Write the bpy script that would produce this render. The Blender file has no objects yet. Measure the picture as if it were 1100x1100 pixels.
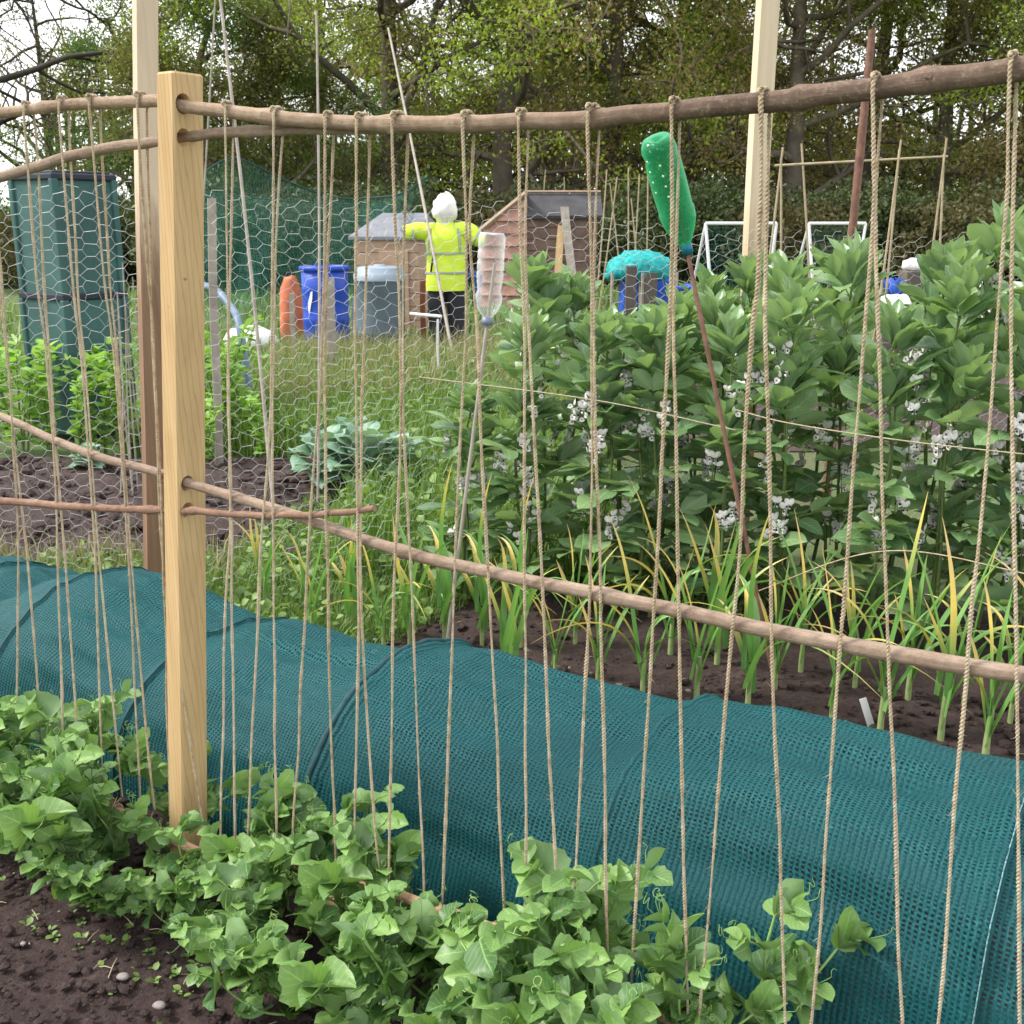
import bpy, math, random
import numpy as np
from mathutils import Vector, Matrix, noise as mnoise

rng = np.random.default_rng(7)
random.seed(7)
SC = bpy.context.scene
COL = SC.collection
PI = math.pi
F, H, PITCH = 1207.0, 1.5, math.radians(14.6)

# ---------------------------------------------------------------- survey of the place (metres)
CP, SP = math.cos(PITCH), math.sin(PITCH)
EYE = np.array([0.0, 0.0, H])
def ray(x, y):
    dx, dz = (x - 550) / F, (550 - y) / F
    return np.array([dx, CP + dz * SP, -SP + dz * CP])
def gz(x, y, z=0.0):
    r = ray(x, y); return EYE + r * (z - H) / r[2]
def at(x, y, Y):
    r = ray(x, y); return EYE + r * Y / r[1]
ZB = 0.19
A0, A1 = gz(258, 905, ZB), gz(700, 1083, ZB)
D = (A1 - A0) / np.linalg.norm(A1 - A0)              # along the pea row, to the right
T = np.array([-D[1], D[0], 0.0])                     # across the row, away from the viewer
def onp(x, y, off=0.0):                              # point on the upright plane of the pea row; off = towards the viewer
    P = A0 - T * off
    r = ray(x, y); t = np.dot(P - EYE, T) / np.dot(r, T); return EYE + r * t
PB = onp(190, 640); OR = np.array([PB[0], PB[1], 0.0])    # row origin: at the square post
def row(s, t, z=0.0): return OR + D * s + T * t + np.array([0, 0, z])
def st(p): q = np.asarray(p) - OR; return float(q @ D), float(q @ T)
def interp(x, pts): return float(np.interp(x, [p[0] for p in pts], [p[1] for p in pts]))

# ---------------------------------------------------------------- mesh helpers
class MB:
    def __init__(self): self.V = []; self.Fs = []; self.U = []; self.n = 0; self.hasuv = False
    def add(self, V, Fc, mi=0, uv=None):
        V = np.asarray(V, dtype=np.float64).reshape(-1, 3)
        Fc = np.asarray(Fc, dtype=np.int64)
        self.V.append(V); self.Fs.append((Fc + self.n, mi))
        if uv is None: uv = np.zeros((len(V), 2))
        else: self.hasuv = True
        self.U.append(np.asarray(uv, dtype=np.float64)); self.n += len(V)
    def tube(self, P, R, sides=8, mi=0, cap=True, jit=0.0, uvs=True):
        P = np.asarray(P, float); n = len(P); R = np.broadcast_to(np.asarray(R, float), (n,)).copy()
        tan = np.gradient(P, axis=0); tan /= (np.linalg.norm(tan, axis=1)[:, None] + 1e-12)
        ref = np.array([0, 0, 1.0]) if abs(tan[0][2]) < .8 else np.array([1.0, 0, 0])
        u = np.zeros((n, 3)); cur = np.cross(tan[0], ref); cur /= np.linalg.norm(cur)
        for i in range(n):
            cur = cur - tan[i] * (cur @ tan[i]); cur /= (np.linalg.norm(cur) + 1e-12); u[i] = cur
        w = np.cross(tan, u)
        a = np.arange(sides) * 2 * PI / sides
        rr = R[:, None] * (1 + (rng.random((n, sides)) - .5) * jit)
        V = P[:, None, :] + rr[:, :, None] * (np.cos(a)[None, :, None] * u[:, None, :] + np.sin(a)[None, :, None] * w[:, None, :])
        i = np.arange(n - 1)[:, None] * sides; j = np.arange(sides)[None, :]; k = (j + 1) % sides
        Fq = np.stack([i + j, i + k, i + sides + k, i + sides + j], -1).reshape(-1, 4)
        L = np.concatenate([[0], np.cumsum(np.linalg.norm(np.diff(P, axis=0), axis=1))])
        uv = np.stack([np.tile(np.arange(sides) / sides, n), np.repeat(L, sides)], -1)
        self.add(V.reshape(-1, 3), Fq, mi, uv if uvs else None)
        if cap:
            for ring, rev in ((0, True), (n - 1, False)):
                c = V[ring].mean(0); VV = np.vstack([V[ring], c])
                f = [(q, (q + 1) % sides, sides) if not rev else ((q + 1) % sides, q, sides) for q in range(sides)]
                self.add(VV, f, mi, np.full((sides + 1, 2), L[ring] if uvs else 0.))
        return self
    def box(self, c, size, rot=None, mi=0):
        x, y, z = np.array(size) / 2.0
        V = np.array([[-x,-y,-z],[x,-y,-z],[x,y,-z],[-x,y,-z],[-x,-y,z],[x,-y,z],[x,y,z],[-x,y,z]])
        if rot is not None: V = V @ np.asarray(rot).T
        self.add(V + np.asarray(c), [(0,3,2,1),(4,5,6,7),(0,1,5,4),(1,2,6,5),(2,3,7,6),(3,0,4,7)], mi); return self
    def lathe(self, prof, c=(0,0,0), sides=20, rot=None, mi=0, sx=1., sy=1.):
        a = np.arange(sides) * 2 * PI / sides
        pr = np.asarray(prof, float)
        V = np.stack([pr[:, 0][:, None] * np.cos(a) * sx, pr[:, 0][:, None] * np.sin(a) * sy, np.repeat(pr[:, 1][:, None], sides, 1)], -1).reshape(-1, 3)
        if rot is not None: V = V @ np.asarray(rot).T
        n = len(pr); i = np.arange(n - 1)[:, None] * sides; j = np.arange(sides)[None, :]; k = (j + 1) % sides
        Fq = np.stack([i + j, i + k, i + sides + k, i + sides + j], -1).reshape(-1, 4)
        uv = np.stack([np.tile(np.arange(sides) / sides, n), np.repeat(np.arange(n) / max(1, n - 1), sides)], -1)
        self.add(V + np.asarray(c), Fq, mi, uv); return self
    def grid(self, G, mi=0, uv=None):
        n, m = G.shape[:2]; i = np.arange(n - 1)[:, None] * m; j = np.arange(m - 1)[None, :]
        Fq = np.stack([i + j, i + j + 1, i + m + j + 1, i + m + j], -1).reshape(-1, 4)
        self.add(G.reshape(-1, 3), Fq, mi, None if uv is None else uv.reshape(-1, 2)); return self
    def build(self, name, mats, parent=None, smooth=True, bevel=0, solid=0, loc=None):
        me = bpy.data.meshes.new(name)
        V = np.concatenate(self.V) if self.V else np.zeros((0, 3))
        if loc is not None: V = V - np.asarray(loc)
        loops = np.concatenate([f.reshape(-1) for f, _ in self.Fs]).astype(np.int32)
        cnt = np.concatenate([np.full(len(f), f.shape[1]) for f, _ in self.Fs]).astype(np.int32)
        mi = np.concatenate([np.full(len(f), m) for f, m in self.Fs]).astype(np.int32)
        me.vertices.add(len(V)); me.vertices.foreach_set('co', V.astype(np.float32).ravel())
        me.loops.add(len(loops)); me.loops.foreach_set('vertex_index', loops)
        me.polygons.add(len(cnt)); me.polygons.foreach_set('loop_start', np.concatenate([[0], np.cumsum(cnt)[:-1]]).astype(np.int32))
        me.polygons.foreach_set('material_index', mi)
        me.polygons.foreach_set('use_smooth', np.full(len(cnt), smooth))
        if self.hasuv:
            l = me.uv_layers.new(name='UVMap'); l.data.foreach_set('uv', np.concatenate(self.U)[loops].astype(np.float32).ravel())
        me.update(calc_edges=True); me.validate()
        for m in (mats if isinstance(mats, (list, tuple)) else [mats]): me.materials.append(m)
        o = bpy.data.objects.new(name, me); COL.objects.link(o)
        if loc is not None and parent is None: o.location = Vector(loc)
        if parent is not None: o.parent = parent
        if bevel:
            b = o.modifiers.new('bevel', 'BEVEL'); b.width = bevel; b.segments = 2; b.limit_method = 'ANGLE'
        if solid:
            b = o.modifiers.new('solid', 'SOLIDIFY'); b.thickness = solid
        return o

def tag(o, label=None, cat=None, group=None, kind=None):
    if label: o['label'] = label
    if cat: o['category'] = cat
    if group: o['group'] = group
    if kind: o['kind'] = kind
    return o
def thing(name, label, cat, loc=(0, 0, 0), rz=0.0, group=None):
    o = bpy.data.objects.new(name, None); COL.objects.link(o); o.empty_display_size = .1
    o.location = Vector(loc); o.rotation_euler = (0, 0, rz)
    return tag(o, label, cat, group)
def dup(root, loc, rz=0.0, scale=(1, 1, 1), label=None, group=None, tilt=(0, 0)):
    r = root.copy(); COL.objects.link(r); r.location = Vector(loc); r.rotation_euler = (tilt[0], tilt[1], rz); r.scale = scale
    if label: r['label'] = label
    if group: r['group'] = group
    for ch in list(root.children):
        c = ch.copy(); COL.objects.link(c); c.parent = r
        for g in list(ch.children):
            e = g.copy(); COL.objects.link(e); e.parent = c
    return r
ORD = 'first second third fourth fifth sixth seventh eighth ninth tenth eleventh twelfth thirteenth fourteenth fifteenth sixteenth seventeenth eighteenth nineteenth twentieth'.split()
def rotm(ax, ang): return np.array(Matrix.Rotation(ang, 3, Vector(ax)))
def frame(dirv, up=(0, 0, 1)):                       # columns: side, along, normal
    y = np.asarray(dirv, float); y = y / np.linalg.norm(y); up = np.asarray(up, float)
    if abs(y @ up) > .97: up = np.array([.3, 1., 0.1])
    x = np.cross(y, up); x /= np.linalg.norm(x); z = np.cross(x, y)
    return np.stack([x, y, z], 1)
def smooth_path(pts, n=40):                          # Catmull-Rom through pts
    P = np.asarray(pts, float); P = np.vstack([2 * P[0] - P[1], P, 2 * P[-1] - P[-2]]); out = []
    m = len(P) - 3; per = max(2, n // m)
    for i in range(m):
        p0, p1, p2, p3 = P[i:i + 4]
        for t in np.linspace(0, 1, per, endpoint=False):
            out.append(.5 * ((2 * p1) + (-p0 + p2) * t + (2 * p0 - 5 * p1 + 4 * p2 - p3) * t * t + (-p0 + 3 * p1 - 3 * p2 + p3) * t ** 3))
    out.append(P[-2]); return np.array(out)
def vnoise(V, scale, seed=0.):
    return np.array([mnoise.noise(Vector((v[0] * scale + seed, v[1] * scale + seed * 1.7, v[2] * scale))) for v in V])

# ---------------------------------------------------------------- materials
def newmat(name):
    m = bpy.data.materials.new(name); m.use_nodes = True
    nt = m.node_tree; return m, nt, nt.nodes['Principled BSDF'], nt.nodes['Material Output']
def nd(nt, t, ins=None, **props):
    n = nt.nodes.new(t)
    for k, v in props.items(): setattr(n, k, v)
    for k, v in (ins or {}).items():
        if isinstance(v, bpy.types.NodeSocket): nt.links.new(v, n.inputs[k])
        else: n.inputs[k].default_value = v
    return n
def c4(c): return (c[0], c[1], c[2], 1.0)
def ramp(nt, fac, stops, interp='LINEAR'):
    n = nt.nodes.new('ShaderNodeValToRGB'); nt.links.new(fac, n.inputs[0]); e = n.color_ramp; e.interpolation = interp
    while len(e.elements) < len(stops): e.elements.new(.5)
    for el, (p, c) in zip(e.elements, stops): el.position = p; el.color = c4(c) if not isinstance(c, (int, float)) else (c, c, c, 1)
    return n.outputs[0]
def mix(nt, fac, a, b, mode='MIX'):
    n = nt.nodes.new('ShaderNodeMix'); n.data_type = 'RGBA'; n.blend_type = mode
    for i, v in ((0, fac), (6, a), (7, b)):
        if isinstance(v, bpy.types.NodeSocket): nt.links.new(v, n.inputs[i])
        else: n.inputs[i].default_value = v if i == 0 else c4(v)
    return n.outputs[2]
def mth(nt, op, a, b=0.0, c=0.0):
    n = nt.nodes.new('ShaderNodeMath'); n.operation = op
    for i, v in enumerate((a, b, c)):
        if isinstance(v, bpy.types.NodeSocket): nt.links.new(v, n.inputs[i])
        else: n.inputs[i].default_value = v
    return n.outputs[0]
def noise(nt, scale, detail=4, rough=.6, vec=None, stretch=None, dist=0.):
    if vec is None: vec = nt.nodes.new('ShaderNodeTexCoord').outputs['Object']
    if stretch: vec = nd(nt, 'ShaderNodeMapping', {'Vector': vec, 'Scale': stretch}).outputs[0]
    return nd(nt, 'ShaderNodeTexNoise', {'Vector': vec, 'Scale': scale, 'Detail': detail, 'Roughness': rough, 'Distortion': dist}).outputs['Fac']
def bump(nt, b, h, strength, dist=.01):
    n = nd(nt, 'ShaderNodeBump', {'Height': h, 'Strength': strength, 'Distance': dist}); nt.links.new(n.outputs[0], b.inputs['Normal'])
def setc(nt, b, c): nt.links.new(c, b.inputs['Base Color'])

def plain(name, col, rough=.6, var=.25, scale=8, bmp=.15, spec=.4):
    m, nt, b, o = newmat(name); n = noise(nt, scale, 5)
    d = tuple(x * (1 - var) for x in col); l = tuple(min(.95, x * (1 + var)) for x in col)
    setc(nt, b, ramp(nt, n, [(.3, d), (.7, l)])); b.inputs['Roughness'].default_value = rough
    b.inputs['Specular IOR Level'].default_value = spec
    if bmp: bump(nt, b, noise(nt, scale * 6, 4), bmp, .004)
    return m

def leafmat(name, lo, hi, back=None, rough=.45, trans=.25, vein=True, tip=None, tiprange=(.55, .95), spec=.5):
    m, nt, b, o = newmat(name)
    isl = nd(nt, 'ShaderNodeNewGeometry'); r = isl.outputs['Random Per Island']
    n = noise(nt, 25, 3)
    f = mth(nt, 'ADD', mth(nt, 'MULTIPLY', r, .7), mth(nt, 'MULTIPLY', n, .45))
    col = ramp(nt, f, [(.15, lo), (.9, hi)])
    uv = nd(nt, 'ShaderNodeTexCoord').outputs['UV']; sp = nd(nt, 'ShaderNodeSeparateXYZ', {0: uv})
    if vein:
        av = mth(nt, 'ABSOLUTE', sp.outputs[0])
        w = mth(nt, 'SINE', mth(nt, 'MULTIPLY', mth(nt, 'SUBTRACT', sp.outputs[1], mth(nt, 'MULTIPLY', av, .35)), 42))
        side = mth(nt, 'GREATER_THAN', w, .86)
        mid = mth(nt, 'LESS_THAN', av, .05)
        vn = mth(nt, 'MAXIMUM', mid, mth(nt, 'MULTIPLY', side, .45))
        col = mix(nt, mth(nt, 'MULTIPLY', vn, .38), col, tuple(min(1, x * 1.9 + .02) for x in hi))
        bump(nt, b, mth(nt, 'ADD', vn, mth(nt, 'MULTIPLY', n, 2.)), .35, .002)
    if tip is not None:
        th = mth(nt, 'ADD', mth(nt, 'MULTIPLY_ADD', r, 1.2, .02), mth(nt, 'MULTIPLY', n, .2))
        e = nd(nt, 'ShaderNodeMapRange', {'Value': mth(nt, 'SUBTRACT', sp.outputs[1], th), 'From Min': -.12, 'From Max': .22}).outputs[0]
        col = mix(nt, e, col, tip)
        e2 = nd(nt, 'ShaderNodeMapRange', {'Value': mth(nt, 'SUBTRACT', sp.outputs[1], th), 'From Min': .22, 'From Max': .5}).outputs[0]
        col = mix(nt, e2, col, (.60, .44, .24))
    if back is not None: col = mix(nt, mth(nt, 'MULTIPLY', isl.outputs['Backfacing'], .8), col, back)
    setc(nt, b, col); b.inputs['Roughness'].default_value = rough; b.inputs['Specular IOR Level'].default_value = spec
    tr = nd(nt, 'ShaderNodeBsdfTranslucent', {'Color': mix(nt, 1., col, (1.5, 1.6, .7), 'MULTIPLY')})
    ms = nd(nt, 'ShaderNodeMixShader', {0: trans, 1: b.outputs[0], 2: tr.outputs[0]})
    nt.links.new(ms.outputs[0], o.inputs[0]); return m

def knotted(nt, col, knots, dark):
    P = nd(nt, 'ShaderNodeTexCoord').outputs['Object']
    for c, r in knots:
        d = nd(nt, 'ShaderNodeVectorMath', {0: nd(nt, 'ShaderNodeVectorMath', {0: P, 1: tuple(c)}, operation='SUBTRACT').outputs[0], 1: (1., 1., 1.6)}, operation='MULTIPLY').outputs[0]
        L = nd(nt, 'ShaderNodeVectorMath', {0: d}, operation='LENGTH').outputs['Value']
        f = nd(nt, 'ShaderNodeMapRange', {'Value': mth(nt, 'ADD', L, mth(nt, 'MULTIPLY', noise(nt, 90, 3), r * .5)), 'From Min': r * 1.5, 'From Max': r * .6, 'To Max': .8}).outputs[0]
        col = mix(nt, f, col, dark)
    return col

def woodmat(name, lo, hi, dark, lines=.5, rough=.65, stretch=(14, 14, .7), scale=3.):
    m, nt, b, o = newmat(name)
    g = noise(nt, scale, 6, .6, stretch=stretch, dist=.6)
    tc = nd(nt, 'ShaderNodeTexCoord').outputs['Object']
    mp = nd(nt, 'ShaderNodeMapping', {'Vector': tc, 'Scale': (46, 46, 1.3)}).outputs[0]
    wv = nd(nt, 'ShaderNodeTexWave', {'Vector': mp, 'Scale': .9, 'Distortion': 7., 'Detail': 3, 'Detail Scale': .6}, wave_type='BANDS', bands_direction='X').outputs['Fac']
    base = ramp(nt, g, [(.3, lo), (.7, hi)])
    ln = ramp(nt, wv, [(.0, 1), (.16, 0)])
    col = mix(nt, mth(nt, 'MULTIPLY', ln, lines), base, dark)
    st_ = noise(nt, 1.6, 4, .7, stretch=(3, 3, 1.4))
    col = mix(nt, nd(nt, 'ShaderNodeMapRange', {'Value': st_, 'From Min': .52, 'From Max': .78, 'To Max': .45}).outputs[0], col, dark)
    if name == 'sawn_pine': col = knotted(nt, col, [(onp(207, 645, .0) - OR, .010), (onp(178, 330, .03) - OR, .007), (onp(200, 745, 0.) - OR, .006), (onp(199, 300, .0) - OR, .005)], (.20, .10, .04))
    setc(nt, b, col); b.inputs['Roughness'].default_value = rough; b.inputs['Specular IOR Level'].default_value = .25
    bump(nt, b, mth(nt, 'SUBTRACT', g, mth(nt, 'MULTIPLY', ln, .6)), .35, .0025); return m

def barkmat(name, lo, hi, spot=None, scale=26, right=None):
    m, nt, b, o = newmat(name)
    n1 = noise(nt, scale * 2, 8, .75); n2 = noise(nt, scale * 7, 4, .7); n3 = noise(nt, 6, 4)
    ff = mth(nt, 'ADD', mth(nt, 'MULTIPLY', n1, .6), mth(nt, 'MULTIPLY', n3, .4))
    col = ramp(nt, ff, [(.36, lo), (.62, hi)])
    if right is not None:
        xx = nd(nt, 'ShaderNodeSeparateXYZ', {0: nd(nt, 'ShaderNodeTexCoord').outputs['Object']}).outputs[0]
        g = nd(nt, 'ShaderNodeMapRange', {'Value': mth(nt, 'ADD', xx, mth(nt, 'MULTIPLY', n3, .5)), 'From Min': .15, 'From Max': .5}).outputs[0]
        col2 = ramp(nt, ff, [(.36, right), (.62, tuple(x * 2.4 for x in right))])
        lich = nd(nt, 'ShaderNodeMapRange', {'Value': mth(nt, 'ADD', mth(nt, 'MULTIPLY', n2, .7), mth(nt, 'MULTIPLY', n1, .3)), 'From Min': .54, 'From Max': .62, 'To Max': .7}).outputs[0]
        col = mix(nt, g, col, mix(nt, lich, col2, (.42, .34, .24)))
    if spot is not None:
        col = mix(nt, nd(nt, 'ShaderNodeMapRange', {'Value': n2, 'From Min': .58, 'From Max': .70, 'To Max': .6}).outputs[0], col, spot)
    sk = noise(nt, 9, 6, .75, vec=nd(nt, 'ShaderNodeTexCoord').outputs['UV'], stretch=(5, 3.2, 1))
    col = mix(nt, nd(nt, 'ShaderNodeMapRange', {'Value': sk, 'From Min': .46, 'From Max': .68, 'To Max': .6}).outputs[0], col, tuple(x * .55 for x in lo))
    setc(nt, b, col)
    b.inputs['Roughness'].default_value = .78; b.inputs['Specular IOR Level'].default_value = .2
    bump(nt, b, mth(nt, 'ADD', mth(nt, 'ADD', n1, mth(nt, 'MULTIPLY', n2, .5)), sk), .8, .003); return m

M = {}
M['post'] = woodmat('sawn_pine', (.50, .335, .165), (.61, .43, .225), (.30, .17, .075), lines=.34)
M['post_red'] = woodmat('weathered_timber', (.26, .135, .065), (.40, .24, .13), (.12, .055, .025), stretch=(10, 10, .6))
M['post_pale'] = woodmat('pale_timber', (.52, .38, .24), (.66, .52, .36), (.35, .2, .1), stretch=(10, 10, .6))
M['hazel_thick'] = barkmat('thick_hazel_bark', (.25, .17, .115), (.45, .34, .245), (.13, .085, .06), 26, (.09, .062, .048))
M['hazel'] = barkmat('hazel_bark', (.24, .165, .12), (.43, .33, .255), (.16, .10, .075))
M['hazel_red'] = barkmat('reddish_hazel_bark', (.2, .105, .075), (.38, .25, .18), (.14, .08, .06))
M['peeled'] = barkmat('peeled_cane', (.36, .215, .125), (.53, .36, .235), (.26, .15, .09))
M['cutend'] = plain('cut_wood', (.5, .38, .22), .7)
M['cane'] = plain('bamboo_cane', (.38, .31, .2), .55, .25, 12)
M['cane_grey'] = plain('grey_cane', (.33, .29, .25), .6, .25, 12)
M['rust'] = plain('rusty_rod', (.17, .085, .06), .7, .35, 30)

def jute():
    m, nt, b, o = newmat('jute_twine')
    uv = nd(nt, 'ShaderNodeTexCoord').outputs['UV']
    n = noise(nt, 60, 4, .7); n2 = noise(nt, 300, 2, .6); oi = nd(nt, 'ShaderNodeObjectInfo').outputs['Random']
    col = ramp(nt, mth(nt, 'ADD', n, mth(nt, 'MULTIPLY', oi, .12)), [(.3, (.24, .175, .112)), (.52, (.41, .33, .225)), (.75, (.55, .47, .355))])
    setc(nt, b, col); b.inputs['Roughness'].default_value = .9; b.inputs['Specular IOR Level'].default_value = .15
    bump(nt, b, n2, .4, .001); return m
M['jute'] = jute()

def soilmat(name, lo, mid, hi):
    m, nt, b, o = newmat(name)
    n1 = noise(nt, 14, 8, .7); n2 = noise(nt, 55, 6, .7); n3 = noise(nt, 1.7, 3)
    f = mth(nt, 'ADD', mth(nt, 'MULTIPLY', n1, .5), mth(nt, 'MULTIPLY', n2, .5))
    col = ramp(nt, f, [(.33, lo), (.52, mid), (.70, hi)])
    col = mix(nt, nd(nt, 'ShaderNodeMapRange', {'Value': n3, 'From Min': .45, 'From Max': .7, 'To Max': .5}).outputs[0], col, tuple(x * 1.25 for x in mid))
    speck = nd(nt, 'ShaderNodeMapRange', {'Value': noise(nt, 120, 2, .5), 'From Min': .70, 'From Max': .74, 'To Max': .6}).outputs[0]
    col = mix(nt, speck, col, (.22, .17, .13))
    setc(nt, b, col); b.inputs['Roughness'].default_value = .92; b.inputs['Specular IOR Level'].default_value = .2
    bump(nt, b, f, 1., .03); return m
M['soil'] = soilmat('dark_soil', (.028, .018, .017), (.062, .043, .040), (.125, .092, .085))
M['soil_far'] = soilmat('greyish_soil', (.036, .025, .023), (.074, .054, .050), (.14, .108, .10))

def groundmat():
    m, nt, b, o = newmat('rough_grass_ground')
    n1 = noise(nt, .5, 6, .65); n2 = noise(nt, 7, 6, .7)
    col = ramp(nt, mth(nt, 'ADD', mth(nt, 'MULTIPLY', n1, .6), mth(nt, 'MULTIPLY', n2, .4)),
               [(.36, (.10, .075, .045)), (.48, (.085, .11, .035)), (.62, (.06, .13, .025))])
    setc(nt, b, col); b.inputs['Roughness'].default_value = .95; bump(nt, b, n2, 1., .05); return m
M['ground'] = groundmat()
M['grass'] = leafmat('grass_blade', (.055, .125, .022), (.19, .30, .065), None, .5, .3, False)
M['grass_dry'] = leafmat('dry_grass_blade', (.13, .15, .055), (.33, .29, .16), None, .6, .25, False)

def netmat():
    m, nt, b, o = newmat('teal_debris_netting')
    uv = nd(nt, 'ShaderNodeTexCoord').outputs['UV']; sp = nd(nt, 'ShaderNodeSeparateXYZ', {0: uv})
    wob = noise(nt, 40, 3, .6, vec=uv); wob2 = noise(nt, 7, 3, .6, vec=uv); ds = noise(nt, 2.2, 5, .62, vec=uv, stretch=(1.0, 6.5, 1))
    u = mth(nt, 'ADD', mth(nt, 'DIVIDE', sp.outputs[0], .0112), mth(nt, 'MULTIPLY', wob, .7))
    v = mth(nt, 'ADD', mth(nt, 'DIVIDE', sp.outputs[1], .0088), mth(nt, 'MULTIPLY', wob2, 3.))
    v = mth(nt, 'ADD', v, mth(nt, 'MULTIPLY', u, .22))
    su = mth(nt, 'SINE', mth(nt, 'MULTIPLY', u, 2 * PI)); sv = mth(nt, 'SINE', mth(nt, 'MULTIPLY', v, 2 * PI))
    hu = nd(nt, 'ShaderNodeMapRange', {'Value': su, 'From Min': -.35, 'From Max': .3}).outputs[0]
    hv = nd(nt, 'ShaderNodeMapRange', {'Value': mth(nt, 'ADD', sv, mth(nt, 'MULTIPLY', mth(nt, 'SUBTRACT', wob, .5), 3.4)), 'From Min': -.35, 'From Max': .45}).outputs[0]
    hole = mth(nt, 'MULTIPLY', hu, hv)
    amt = nd(nt, 'ShaderNodeMapRange', {'Value': ds, 'From Min': .36, 'From Max': .60, 'To Min': .12, 'To Max': .95}).outputs[0]
    hole = mth(nt, 'MULTIPLY', hole, amt)
    n = noise(nt, 160, 3, .7, vec=uv)
    col = ramp(nt, mth(nt, 'ADD', mth(nt, 'MULTIPLY', n, .6), mth(nt, 'MULTIPLY', ds, .4)), [(.30, (.002, .044, .050)), (.55, (.008, .092, .102)), (.75, (.05, .20, .215))])
    setc(nt, b, col); b.inputs['Roughness'].default_value = .6; b.inputs['Specular IOR Level'].default_value = .25
    bump(nt, b, mth(nt, 'ADD', mth(nt, 'MULTIPLY', su, -.7), mth(nt, 'MULTIPLY', n, .5)), .6, .003)
    tl = nd(nt, 'ShaderNodeBsdfTranslucent', {'Color': (.02, .2, .2, 1)})
    s1 = nd(nt, 'ShaderNodeMixShader', {0: .12, 1: b.outputs[0], 2: tl.outputs[0]})
    tp = nd(nt, 'ShaderNodeBsdfTransparent', {'Color': (1, 1, 1, 1)})
    s2 = nd(nt, 'ShaderNodeMixShader', {0: hole, 1: s1.outputs[0], 2: tp.outputs[0]})
    nt.links.new(s2.outputs[0], o.inputs[0]); return m
M['net'] = netmat()
M['net_edge'] = plain('teal_net_selvage', (.004, .05, .058), .6, .4, 60)
M['net_white'] = plain('white_stitched_selvage', (.13, .26, .27), .7, .8, 220)
M['hoop'] = plain('hoop_pipe', (.03, .06, .06), .4)

def fruitnet():
    m, nt, b, o = newmat('green_garden_net')
    uv = nd(nt, 'ShaderNodeTexCoord').outputs['UV']; sp = nd(nt, 'ShaderNodeSeparateXYZ', {0: uv})
    a = mth(nt, 'ABSOLUTE', mth(nt, 'SINE', mth(nt, 'MULTIPLY', sp.outputs[0], PI / .03)))
    c = mth(nt, 'ABSOLUTE', mth(nt, 'SINE', mth(nt, 'MULTIPLY', sp.outputs[1], PI / .02)))
    thread = mth(nt, 'MAXIMUM', mth(nt, 'LESS_THAN', a, .18), mth(nt, 'LESS_THAN', c, .17))
    b.inputs['Base Color'].default_value = (.02, .17, .13, 1)
    tp = nd(nt, 'ShaderNodeBsdfTransparent')
    s = nd(nt, 'ShaderNodeMixShader', {0: thread, 1: tp.outputs[0], 2: b.outputs[0]}); nt.links.new(s.outputs[0], o.inputs[0]); return m
M['fruitnet'] = fruitnet()
M['wire'] = plain('galvanised_wire', (.42, .42, .41), .45, .3, 20, 0); 
M['wire'].node_tree.nodes['Principled BSDF'].inputs['Metallic'].default_value = .35

def plastic(name, col, alpha, rough=.12):
    m, nt, b, o = newmat(name)
    b.inputs['Base Color'].default_value = c4(col); b.inputs['Roughness'].default_value = rough; b.inputs['IOR'].default_value = 1.5
    tp = nd(nt, 'ShaderNodeBsdfTransparent', {'Color': c4(tuple(min(1, .35 + c * .9) for c in col))})
    tl = nd(nt, 'ShaderNodeBsdfTranslucent', {'Color': c4(col)})
    s0 = nd(nt, 'ShaderNodeMixShader', {0: .25, 1: b.outputs[0], 2: tl.outputs[0]})
    lw = nd(nt, 'ShaderNodeLayerWeight', {'Blend': .35}).outputs['Facing']
    f = nd(nt, 'ShaderNodeMapRange', {'Value': lw, 'To Min': alpha, 'To Max': .85}).outputs[0]
    s = nd(nt, 'ShaderNodeMixShader', {0: f, 1: tp.outputs[0], 2: s0.outputs[0]}); nt.links.new(s.outputs[0], o.inputs[0])
    return m
M['bottle_green'] = plastic('green_bottle_plastic', (.08, .52, .26), .2, .08)
M['bottle_clear'] = plastic('clear_bottle_plastic', (.8, .81, .82), .07, .07)
M['white_spot'] = plain('pierced_hole_rim', (.7, .85, .75), .5, .1, 8, 0)

M['pea'] = leafmat('pea_leaf', (.04, .115, .033), (.20, .345, .095), (.17, .28, .125), .45, .22)
M['pea_stem'] = plain('pea_stem', (.22, .36, .10), .45, .2, 20, 0)
M['bean'] = leafmat('bean_leaf', (.08, .175, .075), (.27, .41, .185), (.25, .35, .21), .32, .28, spec=.6)
M['bean_stem'] = plain('bean_stem', (.12, .17, .05), .5, .3, 14, 0)
M['petal'] = plain('bean_petal', (.80, .77, .76), .6, .06, 30, 0)
M['petal_black'] = plain('black_petal_blotch', (.012, .01, .012), .6, .1, 8, 0)
M['garlic'] = leafmat('garlic_blade', (.08, .22, .05), (.20, .38, .12), None, .4, .25, False, tip=(.68, .52, .15))
M['lime'] = leafmat('lime_leaf', (.13, .30, .03), (.31, .52, .08), (.3, .46, .14), .45, .3)
M['brassica'] = leafmat('bluegreen_leaf', (.12, .25, .16), (.27, .42, .31), (.3, .42, .33), .5, .15)
M['weed'] = leafmat('weed_leaf', (.07, .15, .03), (.22, .34, .09), None, .5, .25, False)

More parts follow.
